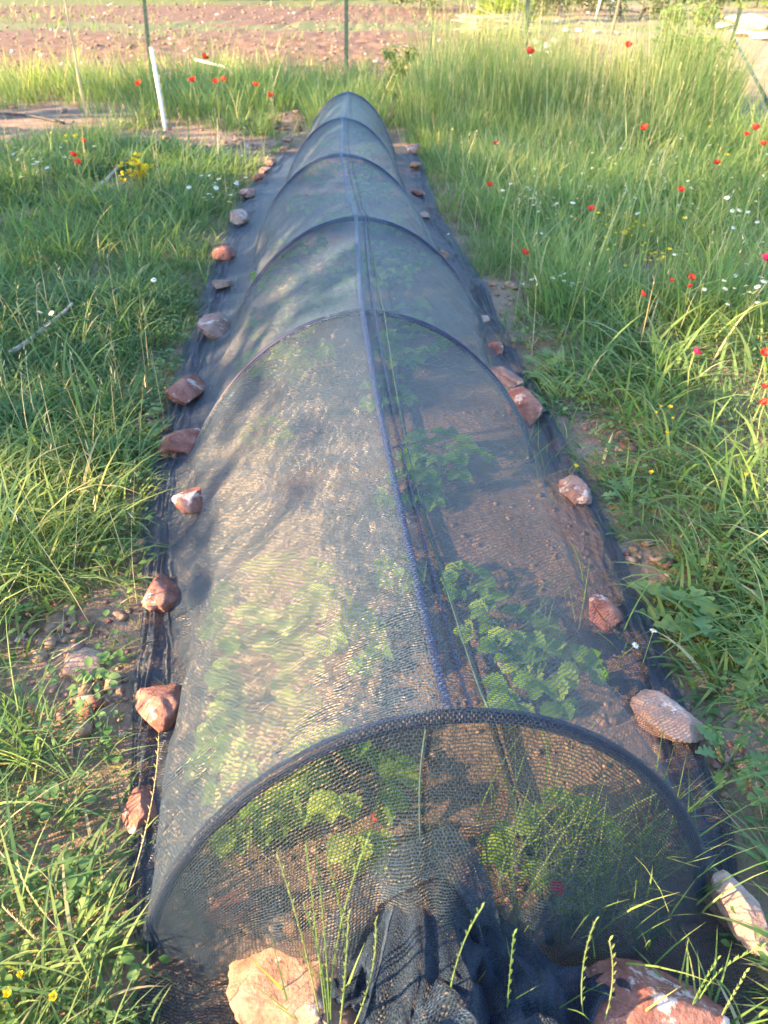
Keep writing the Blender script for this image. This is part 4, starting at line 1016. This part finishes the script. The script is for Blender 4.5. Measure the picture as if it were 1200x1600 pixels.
# ------------------------------------------------------------------ trees, shrubs
def crown(b, n, centres, leaf, rs=(.0, 1.), flat=.75):
    for i in range(n):
        c, rad = random.choice(centres); d = Vector((random.gauss(0, 1), random.gauss(0, 1), random.gauss(0, 1))).normalized(); rr = rad * random.random() ** .4
        L = leaf * random.uniform(.6, 1.3); v, f = leaflet(L, L * .3, .25, False, 3, .3)
        b.add(xf(v, (c[0] + d.x * rr, c[1] + d.y * rr, c[2] + d.z * rr * flat), random.uniform(0, 6.28), random.uniform(-.9, .7), random.uniform(-.6, .6)), f, 0)
def tree(name, x, y, h, cr, n, leaf, mat, label, cat='tree', group=None, trunk=.35, nc=14, seed=0, low=.3):
    random.seed(seed + int(h * 100)); z0 = gzs(x, y); root = empty(name, (x, y, z0)); tag(root, label, cat, group)
    tb = MB(); r0 = h * .03
    tb.tube([(0, 0, -.1), (.02 * h, 0, h * .2), (.0, .02 * h, h * .45), (0.02 * h, 0, h * .8)], [r0 * 1.2, r0, r0 * .7, r0 * .2], 8)
    cs = []
    for k in range(nc):
        a = k * 2.4; zz = h * random.uniform(low, .93); rr = cr * random.uniform(.35, .85) * (1 - .5 * max(0, zz / h - .6) / .4)
        c = (rr * math.cos(a), rr * math.sin(a), zz); cs.append((c, cr * random.uniform(.28, .46)))
        tb.tube([(0, 0, zz * .55), (c[0] * .5, c[1] * .5, zz * .8), c], [r0 * .45, r0 * .3, r0 * .1], 5)
    tb.build('trunk', M_bark, root); cb = MB(); crown(cb, n, cs, leaf); cb.build('crown', mat, root, smooth=False)
    return root
p = at(1050, 178); tree('rose_shrub', p[0], p[1], 1.2, .52, 2200, .07, M_feather, 'loose light green shrub with reddish tips standing in the tall grass', 'shrub', nc=24, seed=2, low=.08)
p = at(628, 172); tree('green_shrub', p[0], p[1], .72, .36, 620, .065, M_shrubleaf, 'small green shrub just behind the far end of the tunnel', 'shrub', nc=9, seed=4, low=.2)
p = at(792, 36); tree('fruit_tree', p[0], p[1], 2.3, .95, 2200, .16, M_brightleaf, 'bright yellow green bushy tree cut by the top border', 'tree', nc=20, seed=6, low=.12)
p = at(1180, 12); tree('yellow_bush', p[0], p[1], 2.2, 1.6, 1300, .2, M_brightleaf, 'yellow green bush behind the white limestone pile', 'bush', nc=16, seed=8, low=.15)
M_scrub = leaf_mat('scrub_leaf', [(0, (.06, .085, .04)), (.5, (.11, .14, .07)), (1, (.19, .20, .12))], .3, .6, patch=False)
for k, (px, py, h_) in enumerate([(655, 16, 1.5), (720, 20, 1.7), (870, 26, 1.7), (925, 18, 2.0), (1000, 30, 1.5), (1050, 22, 2.0), (1100, 30, 1.5)]):
    p = at(px, py); tree('scrub_bush', p[0], p[1], h_, h_ * .9, 1500, .14, M_scrub, 'grey green scrub bush in the loose row along the top edge', 'bush', 'scrub bushes along the top edge', nc=10, seed=40 + k, low=.12)
# brush pile
p = at(775, 55); root = empty('brush_pile', (p[0], p[1], 0)); tag(root, 'grey pile of cut branches at the edge of the far field', 'brush pile'); b = MB()
for i in range(110):
    a = random.gauss(.2, .5); L = random.uniform(.4, .8); c = Vector((random.gauss(0, .3), random.gauss(0, .25), random.uniform(.03, .42))); d = Vector((math.cos(a), math.sin(a), random.gauss(0, .2))) * L
    b.tube([c - d, c + Vector((random.gauss(0, .05), 0, .03)), c + d], [.012, .01, .005], 5)
b.build('branches', M_twig, root)
# far hedge: one mass of foliage closing the field
random.seed(12); b = MB(); cs = []
for x in np.arange(-20, 46, 1.5):
    y = 50 + random.uniform(-4, 4)
    for k in range(3): cs.append(((x + random.gauss(0, .8), y + random.gauss(0, .8), gzs(x, y) + random.uniform(.5, 3.6)), random.uniform(1.0, 1.9)))
crown(b, 9000, cs, .5); tag(b.build('far_hedge', M_treeleaf, smooth=False), 'dark green belt of trees closing the far field', 'hedge', kind='stuff')
# dry bushes in front of the belt at the top right
# orchard trees left of the plot, whose shade falls over it
SH = [(-7.0, 1.42, 4.6, 2.0, 1700, 31), (-6.9, 3.9, 4.9, 2.1, 1600, 32), (-7.4, 6.6, 5.0, 2.1, 1400, 33), (-9.0, 9.4, 5.0, 2.1, 1300, 34)]
for (x, y, h, cr, n, sd) in SH:
    tree('orchard_tree', x, y, h, cr, n, .22, M_treeleaf, 'leafy orchard tree standing left of the plot outside the picture', 'tree', 'orchard trees left of the plot', nc=20, seed=sd, low=.22)

# ------------------------------------------------------------------ light
SUN_EL, SUN_AZ = R(20), R(20)           # light travels towards +x, a little towards +y
S = Vector((-math.cos(SUN_EL) * math.cos(SUN_AZ), -math.cos(SUN_EL) * math.sin(SUN_AZ), math.sin(SUN_EL)))
l = bpy.data.lights.new('sun', 'SUN'); l.energy = 4.9; l.angle = R(1.0); l.color = (1.0, .71, .40)
lo = bpy.data.objects.new('sun', l); C.objects.link(lo); lo.rotation_euler = (-S).to_track_quat('-Z', 'Y').to_euler()
w = bpy.data.worlds.new('World'); bpy.context.scene.world = w; w.use_nodes = True
nt = w.node_tree; nt.nodes.clear(); o = nt.nodes.new('ShaderNodeOutputWorld'); bg = nt.nodes.new('ShaderNodeBackground'); sk_ = nt.nodes.new('ShaderNodeTexSky')
sk_.sky_type = 'NISHITA'; sk_.sun_disc = False; sk_.sun_elevation = SUN_EL; sk_.sun_rotation = math.atan2(S.x, S.y); sk_.dust_density = .6; sk_.ozone_density = 3.0
bg.inputs[1].default_value = .15; nt.links.new(sk_.outputs[0], bg.inputs[0]); nt.links.new(bg.outputs[0], o.inputs[0])

# ------------------------------------------------------------------ camera
cam = bpy.data.cameras.new('camera'); cam.sensor_fit = 'AUTO'; cam.sensor_width = 36; cam.lens = 36 * F / 1600; cam.clip_end = 1500; cam.clip_start = .02
cam.dof.use_dof = True; cam.dof.focus_distance = 1.9; cam.dof.aperture_fstop = cam.lens / 1000 / .0055
co = bpy.data.objects.new('camera', cam); C.objects.link(co); co.location = (0, 0, H); co.rotation_euler = (math.pi / 2 - PITCH, 0, 0)
sc = bpy.context.scene; sc.camera = co
sc.view_settings.view_transform = 'Standard'; sc.view_settings.look = 'None'; sc.view_settings.exposure = 2.75; sc.view_settings.gamma = 1
sc.cycles.max_bounces = 8; sc.cycles.diffuse_bounces = 3; sc.cycles.transparent_max_bounces = 24; sc.cycles.transmission_bounces = 4; sc.cycles.glossy_bounces = 2
sc.cycles.use_denoising = True
